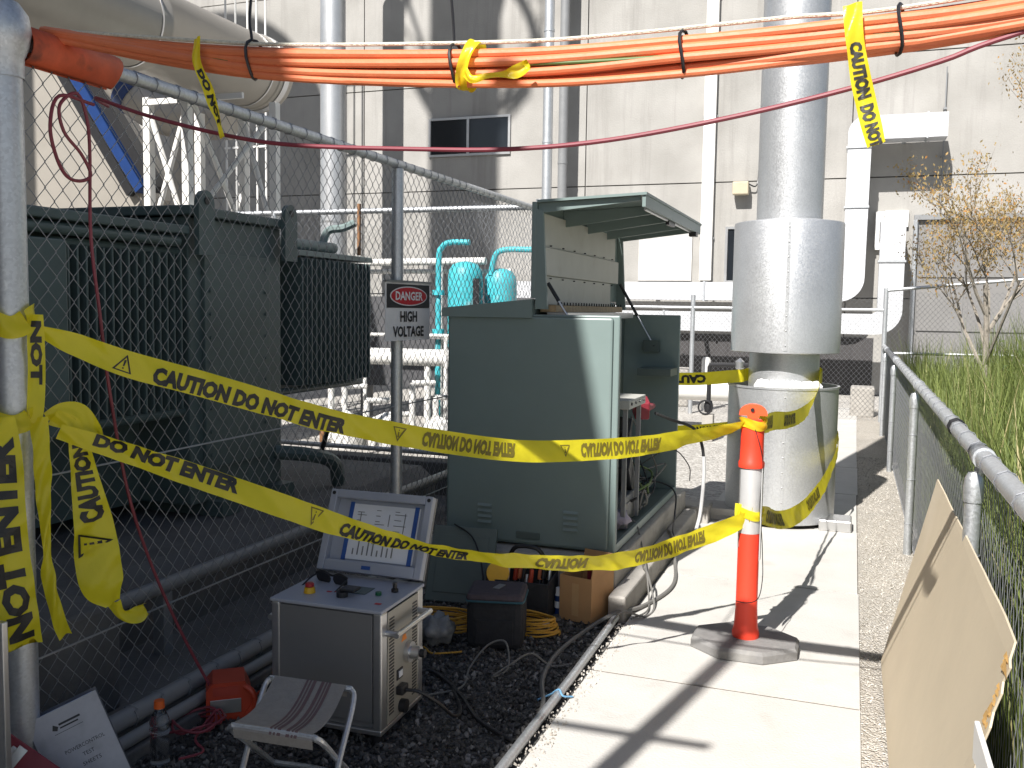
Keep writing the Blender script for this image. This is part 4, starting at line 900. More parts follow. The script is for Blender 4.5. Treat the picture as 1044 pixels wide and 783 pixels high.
# lid
th = radians(23); Ml = Mt @ Matrix.Translation((0, Dp-.005, H+.012)) @ Matrix.Rotation(-th, 4, 'X')
ld = MB().box((-W-.002, 0, .0), (.002, .012, .335), Ml).build('lid', steelgrey, T)
for a, b in (((-W-.002, -.038, .0), (-W+.03, 0, .335)), ((-.03, -.038, .0), (.002, 0, .335)), ((-W+.03, -.038, .30), (-.03, 0, .335)), ((-W+.03, -.038, 0), (-.03, 0, .045))): MB().box(a, b, Ml, bev=.004).build('lid_frame', bluew, ld)
MB().box((-W+.03, -.004, .045), (-.03, -.001, .30), Ml).build('lid_liner', bluew, ld)
MB().box((-W+.09, -.0075, .055), (-.055, -.0045, .285), Ml).build('instruction_sheet', paper, ld)
for x in (-W+.09, -.075): MB().box((x-.004, -.011, .05), (x+.014, -.008, .29), Ml).build('blue_tape', bluetape, ld)
m_ = MB()
for k in range(9): m_.box((-W+.13+.022*(k % 9), -.0095, .075), (-W+.135+.022*(k % 9), -.0082, .10+.012*((k*3) % 5)), Ml)
for (xx, zz, hh) in ((-W+.14, .15, .10), (-.12, .17, .09), (-.19, .2, .05)): m_.box((xx, -.0095, zz), (xx+.003, -.0082, zz+hh), Ml)
for k in range(13):
    for q_ in range(3):
        if (k*3+q_*5) % 7 > 2: m_.box((-W+.125+q_*.085, -.0092, .262-k*.0115), (-W+.125+q_*.085+.02+.045*((k*q_+k) % 4)/4, -.0083, .2645-k*.0115), Ml)
m_.build('sheet_print', steelgrey, ld)
m_ = MB()
for x in (-W+.014, -.014): m_.cyl((x, -.0385, .318), (x, -.0400, .318), .008, 10, M=Ml)
m_.build('lid_screws', black, ld)
MB().box((-.26, -.0395, .015), (-.22, -.0385, .03), Ml).build('maker_plate', bluetape, ld)
# controls on the top plate
zt = H+.003
es = MB().cyl((-.355, .10, zt), (-.355, .10, zt+.022), .023, 18, .019, M=Mt).build('stop_base', yellowp, T); MB().lathe([(.0, .04), (.012, .039), (.017, .034), (.017, .024), (.01, .022)], (0, 0, 0), 16, Mt @ Matrix.Translation((-.355, .10, zt))).build('stop_button', mat('stop_red', (.35, .02, .02), .4), es)
MB().box((-.225, .15, zt), (-.145, .235, zt+.0015), Mt).build('display_window', greend, T)
kb = MB().cyl((-.215, .10, zt), (-.215, .10, zt+.02), .022, 18, M=Mt).build('rotary_knob', black, T); MB().box((-.225, .09, zt+.02), (-.16, .15, zt+.032), Mt @ Matrix.Identity(4), bev=.005).build('knob_bar', black, kb)
MB().cyl((-.095, .165, zt), (-.095, .165, zt+.012), .012, 14, M=Mt).build('green_button', mat('button_green', (.01, .12, .05), .4), T)
sw = MB().cyl((-.055, .225, zt), (-.055, .225, zt+.012), .014, 14, M=Mt).build('key_switch', black, T); MB().cyl((-.055, .225, zt+.012), (-.055, .225, zt+.036), .009, 10, M=Mt).build('key_stem', black, sw)
m_ = MB(); m_.box((-.06, .06, zt), (-.035, .075, zt+.001), Mt); m_.box((-.30, .13, zt), (-.28, .142, zt+.001), Mt); m_.box((-.27, .14, zt), (-.23, .15, zt+.001), Mt); m_.build('red_marks', signr, T)
# sunglasses on it
t = thing('sunglasses', 'black sunglasses resting on the test set top plate', 'sunglasses', (-1.9, 3.2, H))
Mg = Mt @ Matrix.Translation((-.335, .235, zt+.018)) @ Matrix.Rotation(radians(-12), 4, 'Z') @ Matrix.Rotation(radians(15), 4, 'X') @ Matrix.Scale(1.2, 4)
for s_ in (-1, 1):
    m_ = MB(); pr_ = [(s_*(.036+.03*cos(a))+0, .0+.021*sin(a)*(1.0 if sin(a) > 0 else 1.15)) for a in (2*pi*k/14 for k in range(14))]
    m_.prism(pr_, 'y', -.002, .002, Mg); m_.build('lens', black, t)
    MB().tube(crom([(s_*.066, 0, .008), (s_*.07, -.03, .006), (s_*.068, -.09, -.004), (s_*.06, -.125, -.017)]), .003, 6, M=Mg).build('temple', black, t)
MB().tube(crom([(-.068, .002, .012), (-.035, .003, .022), (0, .004, .010), (.035, .003, .022), (.068, .002, .012)]), .0035, 6, M=Mg).build('bridge', black, t)

# ================================================================== FOLDING STOOL
t = thing('camp_stool', 'folding camp stool with striped canvas seat before the test set', 'stool', (-1.66, 2.53, 0))
Mk = basis((-1.66, 2.53, 0), Vector((.995, .07, 0)).normalized(), Vector((-.26, .965, 0)).normalized(), (0, 0, 1))
zs_ = .30
def legframe(yt, yb):
    return crom([(-.155, yb, .0), (-.165, yb+(yt-yb)*.5, zs_*.5), (-.17, yt-(yt-yb)*.09, zs_*.9), (-.155, yt, zs_), (-.12, yt, zs_+.004), (.12, yt, zs_+.004), (.155, yt, zs_), (.17, yt-(yt-yb)*.09, zs_*.9), (.165, yb+(yt-yb)*.5, zs_*.5), (.155, yb, .0), (.0, yb, .004), (-.155, yb, .0)], 5)
MB().tube(legframe(.185, -.185), .0105, 8, M=Mk).build('frame', galvp, t); MB().tube([tuple(p*1.0) if False else (p.x*.93, p.y, p.z) for p in legframe(-.185, .185)], .0105, 8, M=Mk).build('frame', galvp, t)
def seatstrip(u0, u1, dz, m, nm):
    vs = []; n = 14
    prof = [(-.195, zs_-.03), (-.2, zs_), (-.185, zs_+.016)] + [(-.185+.37*k/n, zs_+.016-.03*sin(pi*k/n)) for k in range(1, n)] + [(.185, zs_+.016), (.2, zs_), (.195, zs_-.03)]
    for (a, b) in prof: vs += [(u0, a, b+dz), (u1, a, b+dz)]
    return MB().add(vs, [(2*k, 2*k+1, 2*k+3, 2*k+2) for k in range(len(prof)-1)], True, Mk).build(nm, m, t)
st_ = seatstrip(-.135, .135, 0, canvas, 'seat')
for (a, b) in ((-.012, -.004), (.002, .008), (.014, .026), (.044, .056), (.062, .068), (.072, .082)): o = seatstrip(a, b, .0012, canvasd, 'stripe'); o.parent = st_; o.location = (0, 0, 0)

# ================================================================== SMALL THINGS ON THE GRAVEL
t = thing('ring_binder', 'grey ring binder with printed cover leaning at the fence foot', 'binder', (-2.3, 2.35, 0))
r_ = Vector((.62, .68, .34)).normalized(); n_ = Vector((.85, -.5, .25)); n_ = (n_ - r_*n_.dot(r_)).normalized(); u_ = n_.cross(r_); u_ = u_ if u_.z > 0 else -u_
Mb = basis(Vector((-2.44, 2.20, .245)) - u_*.30, r_, u_, n_)      # x right, y up, z towards viewer
MB().box((0, 0, -.003), (.22, .305, .0), Mb).build('front_cover', mat('binder_cover', (.46, .46, .48), .7, 0, .1, 12, spots=((.3, .3, .3), 14, .58, .4)), t)
MB().box((-.004, 0, -.055), (.0, .305, .0), Mb).build('spine', mat('binder_spine', (.13, .13, .14), .6), t)
MB().box((0, 0, -.058), (.22, .305, -.055), Mb).build('back_cover', mat('binder_spine', (.13, .13, .14), .6), t)
MB().box((.006, .008, -.05), (.205, .297, -.006), Mb).build('pages', mat('blue_pages', (.42, .50, .72), .8), t)
m_ = MB()
for s_, y_, h_, w_ in (('POWERCONTROL', .155, .013, .125), ('TEST', .125, .013, .036), ('SHEETS', .095, .013, .058)): lettering(m_, s_, Mb @ Matrix.Translation((.13, y_, .0006)), h_, 0.0, width=w_)
m_.build('title_lettering', signk, t)
m_ = MB(); m_.add([(.06, .245, .0006), (.073, .238, .0006), (.08, .25, .0006), (.067, .262, .0006)], [(0, 1, 2, 3)], False, Mb); m_.box((.083, .252, .0002), (.15, .259, .0006), Mb); m_.box((.083, .241, .0002), (.14, .246, .0006), Mb); m_.box((.062, .228, .0002), (.15, .2295, .0006), Mb); m_.build('logo', signk, t)
t = thing('clip_folder', 'dark red folder with a metal clip in the bottom left corner', 'folder', (-2.3, 2.1, 0))
r2 = Vector((.66, .35, -.62)).normalized(); n2 = Vector((.5, -.75, .35)); n2 = (n2-r2*n2.dot(r2)).normalized(); u2 = n2.cross(r2)
Mf = basis(Vector((-2.395, 2.10, .27)), r2, u2, n2)
MB().box((0, -.30, -.012), (.31, .0, 0), Mf, bev=.003).build('cover', darkred, t); MB().box((.03, -.10, .0), (.045, -.02, .012), Mf, bev=.003).build('clip', alu, t); MB().box((.045, -.115, .0), (.075, -.01, .004), Mf, bev=.001).build('clip_plate', alu, t)
t = thing('grey_panel', 'pale grey panel standing upright at the left edge below the tape', 'panel', (-2.3, 1.93, 0)); MB().box((-2.33, 1.62, -.02), (-2.30, 2.0, .66), bev=.004).build('sheet', steelgrey, t); MB().box((-2.335, 1.995, -.02), (-2.295, 2.016, .665), bev=.003).build('edge_strip', alu, t)
t = thing('drink_bottle', 'clear plastic drink bottle with an orange cap on the gravel', 'bottle', (-2.215, 2.55, 0))
MB().lathe([(.0, .0), (.030, .002), (.033, .012), (.031, .05), (.033, .07), (.031, .10), (.033, .125), (.0325, .15), (.034, .158), (.033, .165), (.026, .185), (.016, .2), (.015, .212)], (-2.215, 2.55, -.008), 24).build('bottle_body', clear, t)
MB().cyl((-2.215, 2.55, .2), (-2.215, 2.55, .226), .0185, 18, .017).build('cap', mat('cap_orange', (.75, .13, .02), .4), t)
MB().lathe([(.0335, .118), (.0345, .119), (.0345, .135), (.0335, .136)], (-2.215, 2.55, -.008), 24).build('band', clear, t)
t = thing('power_adaptor', 'orange-red portable power outlet box at the fence foot', 'power box', (-2.25, 2.98, 0))
Ma = Matrix.Translation((-2.265, 3.0, -.01)) @ Matrix.Rotation(radians(38), 4, 'Z')
bo = MB().prism([(-.085, 0), (.085, 0), (.085, .09), (.06, .15), (-.06, .15), (-.085, .12)], 'y', -.075, .075, Ma).build('body', redp, t)
MB().box((-.07, -.079, .03), (.045, -.0755, .085), Ma, bev=.001).build('outlet_plate', alu, t); MB().box((-.06, -.078, .10), (.04, -.0755, .135), Ma).build('label_panel', mat('label_red', (.4, .05, .03), .6), t)
MB().tube(crom([(.05, -.06, .13), (.085, -.085, .11), (.095, -.085, .06), (.07, -.08, .02)]), .012, 8, M=Ma).build('carry_guard', redp, t)
MB().tube(crom([(.086, -.02, .05), (.12, .0, .07), (.14, .04, .04), (.13, .1, .02)]), .006, 8, M=Ma).build('outlet_lead', redp, t)
pts = [(-2.27, 2.93, .05)]
for k in range(34): a = k*.62; pts.append((-2.30+.085*cos(a)*(1+.15*sin(k*.3))+.002*k, 2.80+.09*sin(a), .02+.001*k+.012*sin(k*1.7)))
pts += [(-2.20, 2.72, .02), (-2.12, 2.66, .01), (-2.16, 2.58, .01)]
cable('coiled_lead', pts, .0048, maroon, 'dark red lead coiled loosely on the gravel beside the bottle', 6, 'cable')
# cardboard box
t = thing('cardboard_box', 'open brown cardboard box beside the cabinet pad', 'box', (-1.27, 4.7, 0))
Mc = Matrix.Translation((-1.27, 4.69, -.012)) @ Matrix.Rotation(radians(-14), 4, 'Z'); a, b, h = .095, .12, .235
for nm, p, q in (('side', (-a, -b, 0), (a, -b+.005, h)), ('side', (-a, b-.005, 0), (a, b, h)), ('side', (-a, -b+.005, 0), (-a+.005, b-.005, h)), ('side', (a-.005, -b+.005, 0), (a, b-.005, h)), ('bottom', (-a+.005, -b+.005, 0), (a-.005, b-.005, .006))): MB().box(p, q, Mc).build(nm, card, t)
MB().box((-a, -.0025, 0), (a, .0025, .085), Mc @ Matrix.Translation((0, b, h)) @ Matrix.Rotation(radians(-16), 4, 'X')).build('flap', card, t)
MB().box((-.0025, -b, 0), (.0025, b, .07), Mc @ Matrix.Translation((a-.003, 0, h)) @ Matrix.Rotation(radians(8), 4, 'Y')).build('flap', card, t)
MB().box((-.06, -.004, 0), (.06, -.001, .1), Mc @ Matrix.Translation((.03, .06, .14))).build('red_packet', darkred, t)
MB().box((-.02, -b-.0008, .03), (.02, -b-.0002, .2), Mc).build('packing_tape', mat('pack_tape', (.48, .30, .15), .3), t)
# cooler bag
t = thing('cooler_bag', 'dark fabric cooler bag with zipped purple lid on the gravel', 'bag', (-1.56, 4.15, 0))
Mc = Matrix.Translation((-1.565, 4.14, -.012)) @ Matrix.Rotation(radians(14), 4, 'Z')
MB().box((-.135, -.12, 0), (.135, .12, .235), Mc, bev=.035).build('body', blackf, t); lidb = MB().box((-.138, -.123, .225), (.138, .123, .272), Mc, bev=.022).build('lid', bagtop, t)
pts = [(.138*(1 if abs(cos(q)) > .2 else 1)*max(-1, min(1, 1.35*cos(q))), .124*max(-1, min(1, 1.35*sin(q))), .236) for q in (2*pi*k/32 for k in range(33))]
MB().tube(pts, .005, 6, M=Mc).build('piping', teal, lidb); MB().box((-.012, -.03, .2725), (.022, .045, .276), Mc @ Matrix.Rotation(radians(-20), 4, 'Z'), bev=.001).build('badge', pvc, lidb)
MB().box((-.09, -.128, .03), (.09, -.119, .15), Mc, bev=.004).build('front_pocket', blackf, t)
# open tool bag
t = thing('tool_bag', 'open black tool bag full of tools behind the cooler bag', 'tool bag', (-1.6, 4.58, 0))
Mc = Matrix.Translation((-1.60, 4.60, -.012)) @ Matrix.Rotation(radians(4), 4, 'Z')
for p, q in (((-.17, -.11, 0), (.17, -.1, .2)), ((-.17, .1, 0), (.17, .11, .23)), ((-.17, -.1, 0), (-.16, .1, .21)), ((.16, -.1, 0), (.17, .1, .21)), ((-.16, -.1, 0), (.16, .1, .03))): MB().box(p, q, Mc, bev=.004).build('panel', blackf, t)
MB().tube(crom([(-.1, .1, .22), (-.09, .09, .29), (-.05, .08, .335), (.05, .08, .335), (.09, .09, .29), (.1, .1, .22)]), .012, 8, M=Mc).build('handle', black, t)
random.seed(9)
for k in range(11):
    x = -.14+.026*k; hh = random.uniform(.2, .29); mm = random.choice((redp, black, alu, orange, greenwire, black))
    tl = thing('hand_tool', ['screwdriver with orange grip', 'black handled pliers', 'steel spanner', 'red handled cutter'][k % 4] + ' upright in the open tool bag, place %s from left' % ['first', 'second', 'third', 'fourth', 'fifth', 'sixth', 'seventh', 'eighth', 'ninth', 'tenth', 'eleventh'][k], 'tool', Mc @ Vector((x, 0, .05)), 'tools in the tool bag')
    yy = random.uniform(-.06, .06); MB().cyl((x, yy, .04), (x+.01, yy+.02, hh*.65), .005, 8, M=Mc).build('shank', alu, tl); MB().cyl((x+.01, yy+.02, hh*.65), (x+.015, yy+.035, hh), .013, 10, .011, M=Mc).build('grip', [orange, black, alu, redp][k % 4], tl)
t = thing('tape_reel', 'yellow edged cable reel lying on the tool bag', 'reel', (-1.72, 4.5, .2)); Mr = Mc @ Matrix.Translation((-.12, -.06, .22)) @ Matrix.Rotation(radians(70), 4, 'X') @ Matrix.Rotation(radians(20), 4, 'Y')
MB().cyl((0, 0, -.03), (0, 0, .03), .05, 22, M=Mr).build('drum', mat('reel_orange', (.35, .10, .03), .5), t); MB().cyl((0, 0, .03), (0, 0, .036), .06, 24, M=Mr).build('flange', yellowp, t); MB().cyl((0, 0, -.036), (0, 0, -.03), .06, 24, M=Mr).build('flange', black, t)
t = thing('spray_can', 'small blue and white spray can beside the cardboard box', 'can', (-1.40, 4.62, 0)); MB().cyl((-1.405, 4.63, -.01), (-1.405, 4.63, .1), .022, 16).build('can_body', blue, t); MB().cyl((-1.405, 4.63, .035), (-1.405, 4.63, .07), .0225, 16).build('label_band', paper, t); MB().lathe([(.02, .1), (.017, .115), (.017, .14), (0, .145)], (-1.405, 4.63, 0), 14).build('cap', paper, t)
rag('tissue', (-1.40, 4.42, -.012), .035, .05, whitecloth, 'crumpled white tissue on the gravel near the box', 'tissue', 5)
rag('plastic_bag', (-1.83, 4.02, -.012), .11, .15, mat('bag_clear', (.34, .35, .36), .25, 0, .3, 14, trans=.3), 'crumpled grey plastic bag beside the test set', 'plastic bag', 8)
t = thing('cabinet_door', 'loose dark green cabinet panel leaning against the cabinet foot', 'panel', (-1.95, 4.6, 0))
Mx = Matrix.Translation((-1.95, 4.62, -.012)) @ Matrix.Rotation(radians(6), 4, 'Z') @ Matrix.Rotation(radians(-24), 4, 'X'); MB().box((-.22, -.012, 0), (.15, .012, .42), Mx, bev=.005).build('sheet', greend, t); MB().box((-.18, -.016, .05), (.11, -.0125, .37), Mx, bev=.002).build('stiffener', greend, t)
MB().tube(crom([(-.10, -.02, .43), (.02, -.05, .36), (.1, -.09, .22), (.15, -.13, .05)]), .005, 6, M=Mx).build('edge_seal', black, t)
def coil(name, c, r0, loops, h, rad, m, label, seed):
    random.seed(seed); pts = []
    for k in range(loops*16+1):
        a = 2*pi*k/16; f_ = k/(loops*16); rr = r0*(1+.12*sin(k*.37+seed)); pts.append((c[0]+rr*cos(a)*1.15, c[1]+rr*sin(a)*.75, c[2]+rad+h*f_+.006*sin(k*.9)))
    return tag(MB().tube(pts, rad, 6).build(name, m), label, 'cord')
coil('cord_coil', (-1.44, 4.33, -.012), .105, 9, .085, .0055, yelc, 'neat coil of yellow cord to the right of the cooler bag', 1)
coil('cord_coil', (-1.88, 4.24, -.012), .13, 8, .07, .006, yelc, 'loose coil of yellow cord behind the grey plastic bag', 2)
cable('yellow_cord', [(-1.85, 3.92, 0), (-1.78, 3.86, 0), (-1.70, 3.90, 0), (-1.66, 3.93, 0)], .0045, yelc, 'short end of yellow cord on gravel before the cooler bag', 6, 'cord')
# cables on the ground
cable('ground_cable', [(-1.09, 3.25, .002), (-1.12, 3.5, .0), (-1.21, 3.77, .0), (-1.24, 4.09, .0), (-1.19, 4.49, .0), (-1.10, 4.62, .04), (-1.02, 4.85, .015), (-.955, 5.09, .012), (-.93, 5.3, .012), (-.945, 5.51, .012), (-1.0, 5.8, .013), (-1.07, 6.05, .125), (-1.12, 6.2, .13)], .011, greycab, 'thick grey cable curving from the gravel onto the path edge')
cable('ground_cable', [(-1.80, 3.52, .0), (-1.72, 3.66, .0), (-1.60, 3.60, .0), (-1.46, 3.46, .0), (-1.33, 3.30, .0), (-1.21, 3.21, .0), (-1.12, 3.16, .0)], .009, black, 'black cable running from the test set towards the path edge conduit')
cable('ground_cable', [(-1.60, 3.42, 0), (-1.50, 3.55, 0), (-1.55, 3.76, .0), (-1.52, 3.90, .06), (-1.44, 3.92, .08), (-1.39, 3.82, 0), (-1.42, 3.7, 0), (-1.35, 3.76, .05), (-1.30, 3.88, .06), (-1.22, 3.92, 0), (-1.14, 3.98, 0)], .0045, greycab, 'thin pale wire in loose loops on the dark gravel', 6)
cable('ground_cable', [(-1.02, 6.62, .012), (-.95, 6.52, .012), (-1.0, 6.44, .014), (-1.06, 6.55, .016), (-1.02, 6.68, .018), (-.93, 6.6, .02), (-.96, 6.45, .02), (-1.05, 6.5, .022), (-1.0, 6.66, .02), (-.9, 6.5, .014)], .006, black, 'small tangle of black cable on the path by the pad', 6)
cable('ground_cable', [(-1.10, 4.40, .0), (-1.06, 4.6, .06), (-.97, 4.72, .012), (-.95, 4.9, .012), (-1.03, 5.1, .126), (-1.09, 5.25, .126), (-1.12, 5.45, .13)], .006, greycab, 'thin grey wire crossing from the path onto the pad step', 6)
t = thing('edge_conduit', 'steel conduit lying along the left edge of the path', 'conduit', (-1.09, 3, 0)); MB().tube([(-1.085, 1.0, .012), (-1.085, 2.6, .014), (-1.088, 3.8, .012), (-1.095, 4.63, .02)], .019, 12).build('pipe', galvp, t)
m_ = MB().tube(crom([(-1.16, 3.55, 0), (-1.12, 3.60, .01), (-1.085, 3.60, .036), (-1.06, 3.58, .02), (-1.03, 3.62, .006)]), .004, 6); tag(m_.build('blue_string', mat('string_blue', (.15, .35, .55), .6)), 'light blue string tied round the path edge conduit', 'string')
o = MB().box((-.02, -.42, 0), (.02, .42, .03), Matrix.Translation((-.93, 6.85, .008)) @ Matrix.Rotation(radians(-16), 4, 'Z'), bev=.003).build('steel_bar', alu); tag(o, 'short flat steel bar lying on the path beside the black cables', 'bar')

# ================================================================== BOARDS LEANING ON THE LOW FENCE
def board(name, y0_, y1_, xb, xt, h, m, label, jag=False, curl=0.0, thick=.005):
    n = 16; pts = []
    low = [(y0_+(y1_-y0_)*k/n, 0) for k in range(n+1)]; up = [(y0_+(y1_-y0_)*k/n, h) for k in range(n, -1, -1)]
    if jag:
        random.seed(12); up = [(y1_, h)] + [(y1_-(y1_-y0_-.1)*k/n, h+random.uniform(-.002, .002)) for k in range(1, n)] + [(y0_+.06, h-.01), (y0_+.05, h-.05), (y0_+.02, h-.06), (y0_+.035, h-.10), (y0_+.01, h-.12), (y0_+.02, h-.17), (y0_-.0, h-.2), (y0_+.01, h-.25), (y0_, h-.3)]
    mb = MB(); P = low+up; N = len(P)
    def to(y, s, off): f_ = s/h; c = curl*max(0, (y-(y1_-.25))/.25)**2; return (xb+(xt-xb)*f_-off-c*.0-.012*sin(pi*f_), y, s*.975+.004)
    mb.add([to(y, s, 0) for y, s in P] + [to(y, s, -thick) for y, s in P], [tuple(range(N)), tuple(reversed(range(N, 2*N)))] + [(k, (k+1) % N, N+(k+1) % N, N+k) for k in range(N)])
    return tag(mb.build(name, m), label, 'board')
b_ = board('leaning_board', 2.30, 4.55, .178, .376, .885, mdf, 'large tan hardboard sheet leaning on the low fence', True)
m_ = MB(); random.seed(2)
for k in range(26): 
    s = random.uniform(.60, .84); x = .178+(.198)*s/.885; yy = 2.33+random.uniform(-.015, .03); z = s*.975; q = random.uniform(.006, .016); m_.add([(x-.006, yy-q, z-q), (x-.012, yy+q, z), (x-.007, yy, z+q*1.5)], [(0, 1, 2)])
m_.build('splinters', mdfraw, b_, False)
o = MB().box((.300, 1.55, .002), (.312, 2.36, .66), Matrix.Translation((0, 0, 0)), bev=.003).build('white_panel', whitep); tag(o, 'white panel edge behind the boards at the bottom right corner', 'panel')
# ================================================================== OVERHEAD CABLES
Yb = 2.40
base = [(-2.50, 2.465), (-1.98, 2.363), (-1.562, 2.303), (-.893, 2.246), (-.422, 2.241), (-.075, 2.253), (.325, 2.279), (1.0, 2.36), (1.75, 2.5)]
B = thing('cable_bundle', 'thick bundle of orange cables slung overhead across the picture', 'cable bundle', (-.4, 2.4, 2.25))
random.seed(31)
offs = [(.02, .014, orange, .010), (.024, -.034, orange, .014), (-.008, -.046, orange, .0105), (-.014, .026, orange, .0125), (.012, .028, orange, .012), (-.018, .004, orange, .0125), (.010, .003, orange, .0125), (-.016, -.020, orange, .012), (.012, -.021, orange, .0125), (-.002, -.040, orange, .0115), (-.022, -.008, greenwire, .005)]
for k, (dy, dz, m, r) in enumerate(offs):
    pts = []
    for i, (x, z) in enumerate(base):
        f_ = max(.25, min(1, (x+2.75)/1.2)) * (1 if x < .3 else .8)
        pts.append((x, Yb+dy*f_+.007*sin(i*1.9+k*2.3), z+dz*f_+.0065*sin(i*1.5+k*2.9)))
    MB().tube(crom(pts, 8), r, 10).build('cable', m, B)
for x in (-1.70, -1.05, -.43, .07):
    z = 2.30 if x < -1.5 else 2.245
    z = {-1.70: 2.322, -1.05: 2.258, -.43: 2.241, .07: 2.258}[x]
    m_ = MB().tube([(x+.006*sin(a*2), Yb+.040*cos(a), z+.057*sin(a)) for a in (2*pi*k/14 for k in range(15))], .0045, 6, caps=False); m_.build('cable_tie', black, B)
for (x, z, top) in ((-1.05, 2.31, (-1.10, 2.41, 2.75)), (-1.70, 2.375, (-1.685, 2.42, 2.75))): MB().tube(crom([(x, Yb-.01, z), (x-.012, Yb, z+.1), top]), .0045, 6).build('hanger', black, B)
o = cable('rope', [(-2.52, 2.40, 2.48), (-1.98, 2.39, 2.402), (-1.562, 2.39, 2.352), (-.893, 2.39, 2.306), (-.574, 2.39, 2.300), (-.188, 2.39, 2.305), (.136, 2.40, 2.311), (1.0, 2.42, 2.40), (1.75, 2.43, 2.53)], .0055, ropem, 'pale twisted rope laid along the top of the orange cables', 8, 'rope')
cable('red_cord', [(-2.44, 2.605, 2.273), (-2.34, 2.45, 2.26), (-2.095, 2.4, 2.182), (-1.804, 2.4, 2.108), (-1.563, 2.4, 2.068), (-1.181, 2.4, 2.04), (-.889, 2.4, 2.027), (-.619, 2.4, 2.038), (-.321, 2.4, 2.077), (-.048, 2.4, 2.128), (.162, 2.4, 2.18), (.327, 2.4, 2.232), (1.0, 2.41, 2.40), (1.75, 2.43, 2.56)], .0062, maroon, 'single maroon cord strung below the orange cable bundle', 8, 'cord')
cable('red_cord', [(-2.43, 2.53, 2.262), (-2.43, 2.385, 2.26), (-2.43, 2.345, 2.16), (-2.43, 2.367, 2.064), (-2.43, 2.409, 2.008), (-2.43, 2.467, 2.001), (-2.43, 2.51, 2.028), (-2.43, 2.47, 2.09), (-2.43, 2.40, 2.15), (-2.43, 2.385, 2.23), (-2.43, 2.454, 2.283), (-2.43, 2.492, 2.23), (-2.43, 2.508, 2.12), (-2.43, 2.505, 1.825), (-2.425, 2.533, 1.561), (-2.42, 2.566, 1.29), (-2.42, 2.642, .931), (-2.41, 2.735, .657), (-2.36, 2.83, .376), (-2.30, 2.93, .12), (-2.27, 2.95, .06)], .0058, maroon, 'maroon cord looped on the tall fence and dropping to the power box', 8, 'cord')
t = thing('orange_sleeve', 'faded orange plastic sleeve over the fence top rail', 'sleeve', (-2.47, 2.45, 2.4))
m_ = MB(); n = 20; L0, L1 = 2.27, 2.64; vs = []
for yy in (L0, L1):
    for k in range(n+1):
        a = radians(-80) + radians(330)*k/n; vs.append((-2.465+.060*cos(a), yy + (.012*sin(a*2) if yy == L1 else 0), 2.395+.060*sin(a)))
m_.add(vs, [(k, k+1, n+2+k, n+1+k) for k in range(n)], True); o = m_.build('sleeve', oranged, t); md = o.modifiers.new('wall', 'SOLIDIFY'); md.thickness = .006

# ================================================================== CAUTION TAPE
TXT = 'CAUTION DO NOT ENTER'
up = (0, 0, 1); CAMD = Vector((.5, -.8, 0)).normalized()
def tape(label, pts, wid, width=.10, prints=(), rag_=0.0, n=10, amp=1.0):
    t = thing('caution_tape', label, 'tape', pts[0], 'yellow caution tape')
    R_ = Ribbon(pts, wid, width, n); R_.amp = amp; R_.mesh(rag_).build('strip', tapem, t, False)
    i = len(R_.n)//2
    for p in prints:
        kind, d0, ln, flip = p[0], p[1], p[2], p[3]; v0 = p[4] if len(p) > 4 else 0
        txt = p[5] if len(p) > 5 else TXT
        # ink is printed on one face; the other face shows it faintly through the film
        for (ink_, nm, sgn) in (((inkback, 'print_seen_through', 1), (inkm, 'print', -1)) if flip else ((inkm, 'print', 1), (inkback, 'print_seen_through', -1))):
            off = sgn*.0015*R_.sgn; mm = MB()
            if kind == 'text': R_.text(mm, txt, d0, .68*R_.w[len(R_.w)//2].length*2, off, flipv=flip, width=ln, v0=v0, bold=.065)
            elif kind == 'up': R_.text(mm, txt, d0, .68*R_.w[len(R_.w)//2].length*2, off, flipv=True, flipu=True, width=ln, v0=v0, bold=.065)
            else: R_.triangle(mm, d0, ln, off, flip)
            mm.build(nm, ink_, t, False)
    return R_
# orientation: positive offset must point to the camera
_om = Ribbon.__init__
def _init(s, *a, **k):
    _om(s, *a, **k); i = len(s.n)//6; s.sgn = 1 if s.n[i].dot(Vector((0, 0, 1.6))-s.c[i]) > 0 else -1
Ribbon.__init__ = _init
def sx(pts, x, n=10):
    c = crom(pts, n); s = 0
    for i in range(1, len(c)):
        if (c[i-1].x-x)*(c[i].x-x) <= 0: return s
        s += (c[i]-c[i-1]).length
    return s
T1 = [(-2.398, 2.245, 1.51), (-2.332, 2.322, 1.469), (-2.228, 2.442, 1.401), (-2.087, 2.605, 1.335), (-1.935, 2.78, 1.26), (-1.747, 2.997, 1.17), (-1.488, 3.297, 1.082), (-1.228, 3.598, 1.019), (-.905, 3.971, 1.006), (-.692, 4.217, 1.027), (-.46, 4.485, 1.076)]
q = lambda x: sx(T1, x)
tape('upper caution tape from the fence post to the bollard top', T1, [(.2, -.3, .9), (.1, -.2, 1), up, (0, .1, 1), (.1, -.1, 1), (.15, -.2, .9), up, (-.1, .2, 1), up, (.2, -.25, .85), (.3, -.4, .6)], [.04, .07, .086, .088, .088, .088, .088, .09, .09, .085, .06],
     [('tri', q(-2.245), .06, False, -.2), ('text', q(-2.17), .70, False, -.25), ('tri', q(-1.60), .055, True), ('text', q(-1.535), .42, True), ('tri', q(-1.10), .05, True), ('text', q(-1.03), .42, True)])
T2 = [(-2.363, 2.286, 1.189), (-2.27, 2.394, 1.133), (-2.171, 2.507, 1.068), (-2.047, 2.651, .987), (-1.868, 2.858, .866), (-1.722, 3.026, .771), (-1.567, 3.206, .685), (-1.401, 3.398, .617), (-1.222, 3.604, .556), (-1.031, 3.826, .516), (-.825, 4.063, .514), (-.605, 4.318, .567), (-.40, 4.49, .648)]
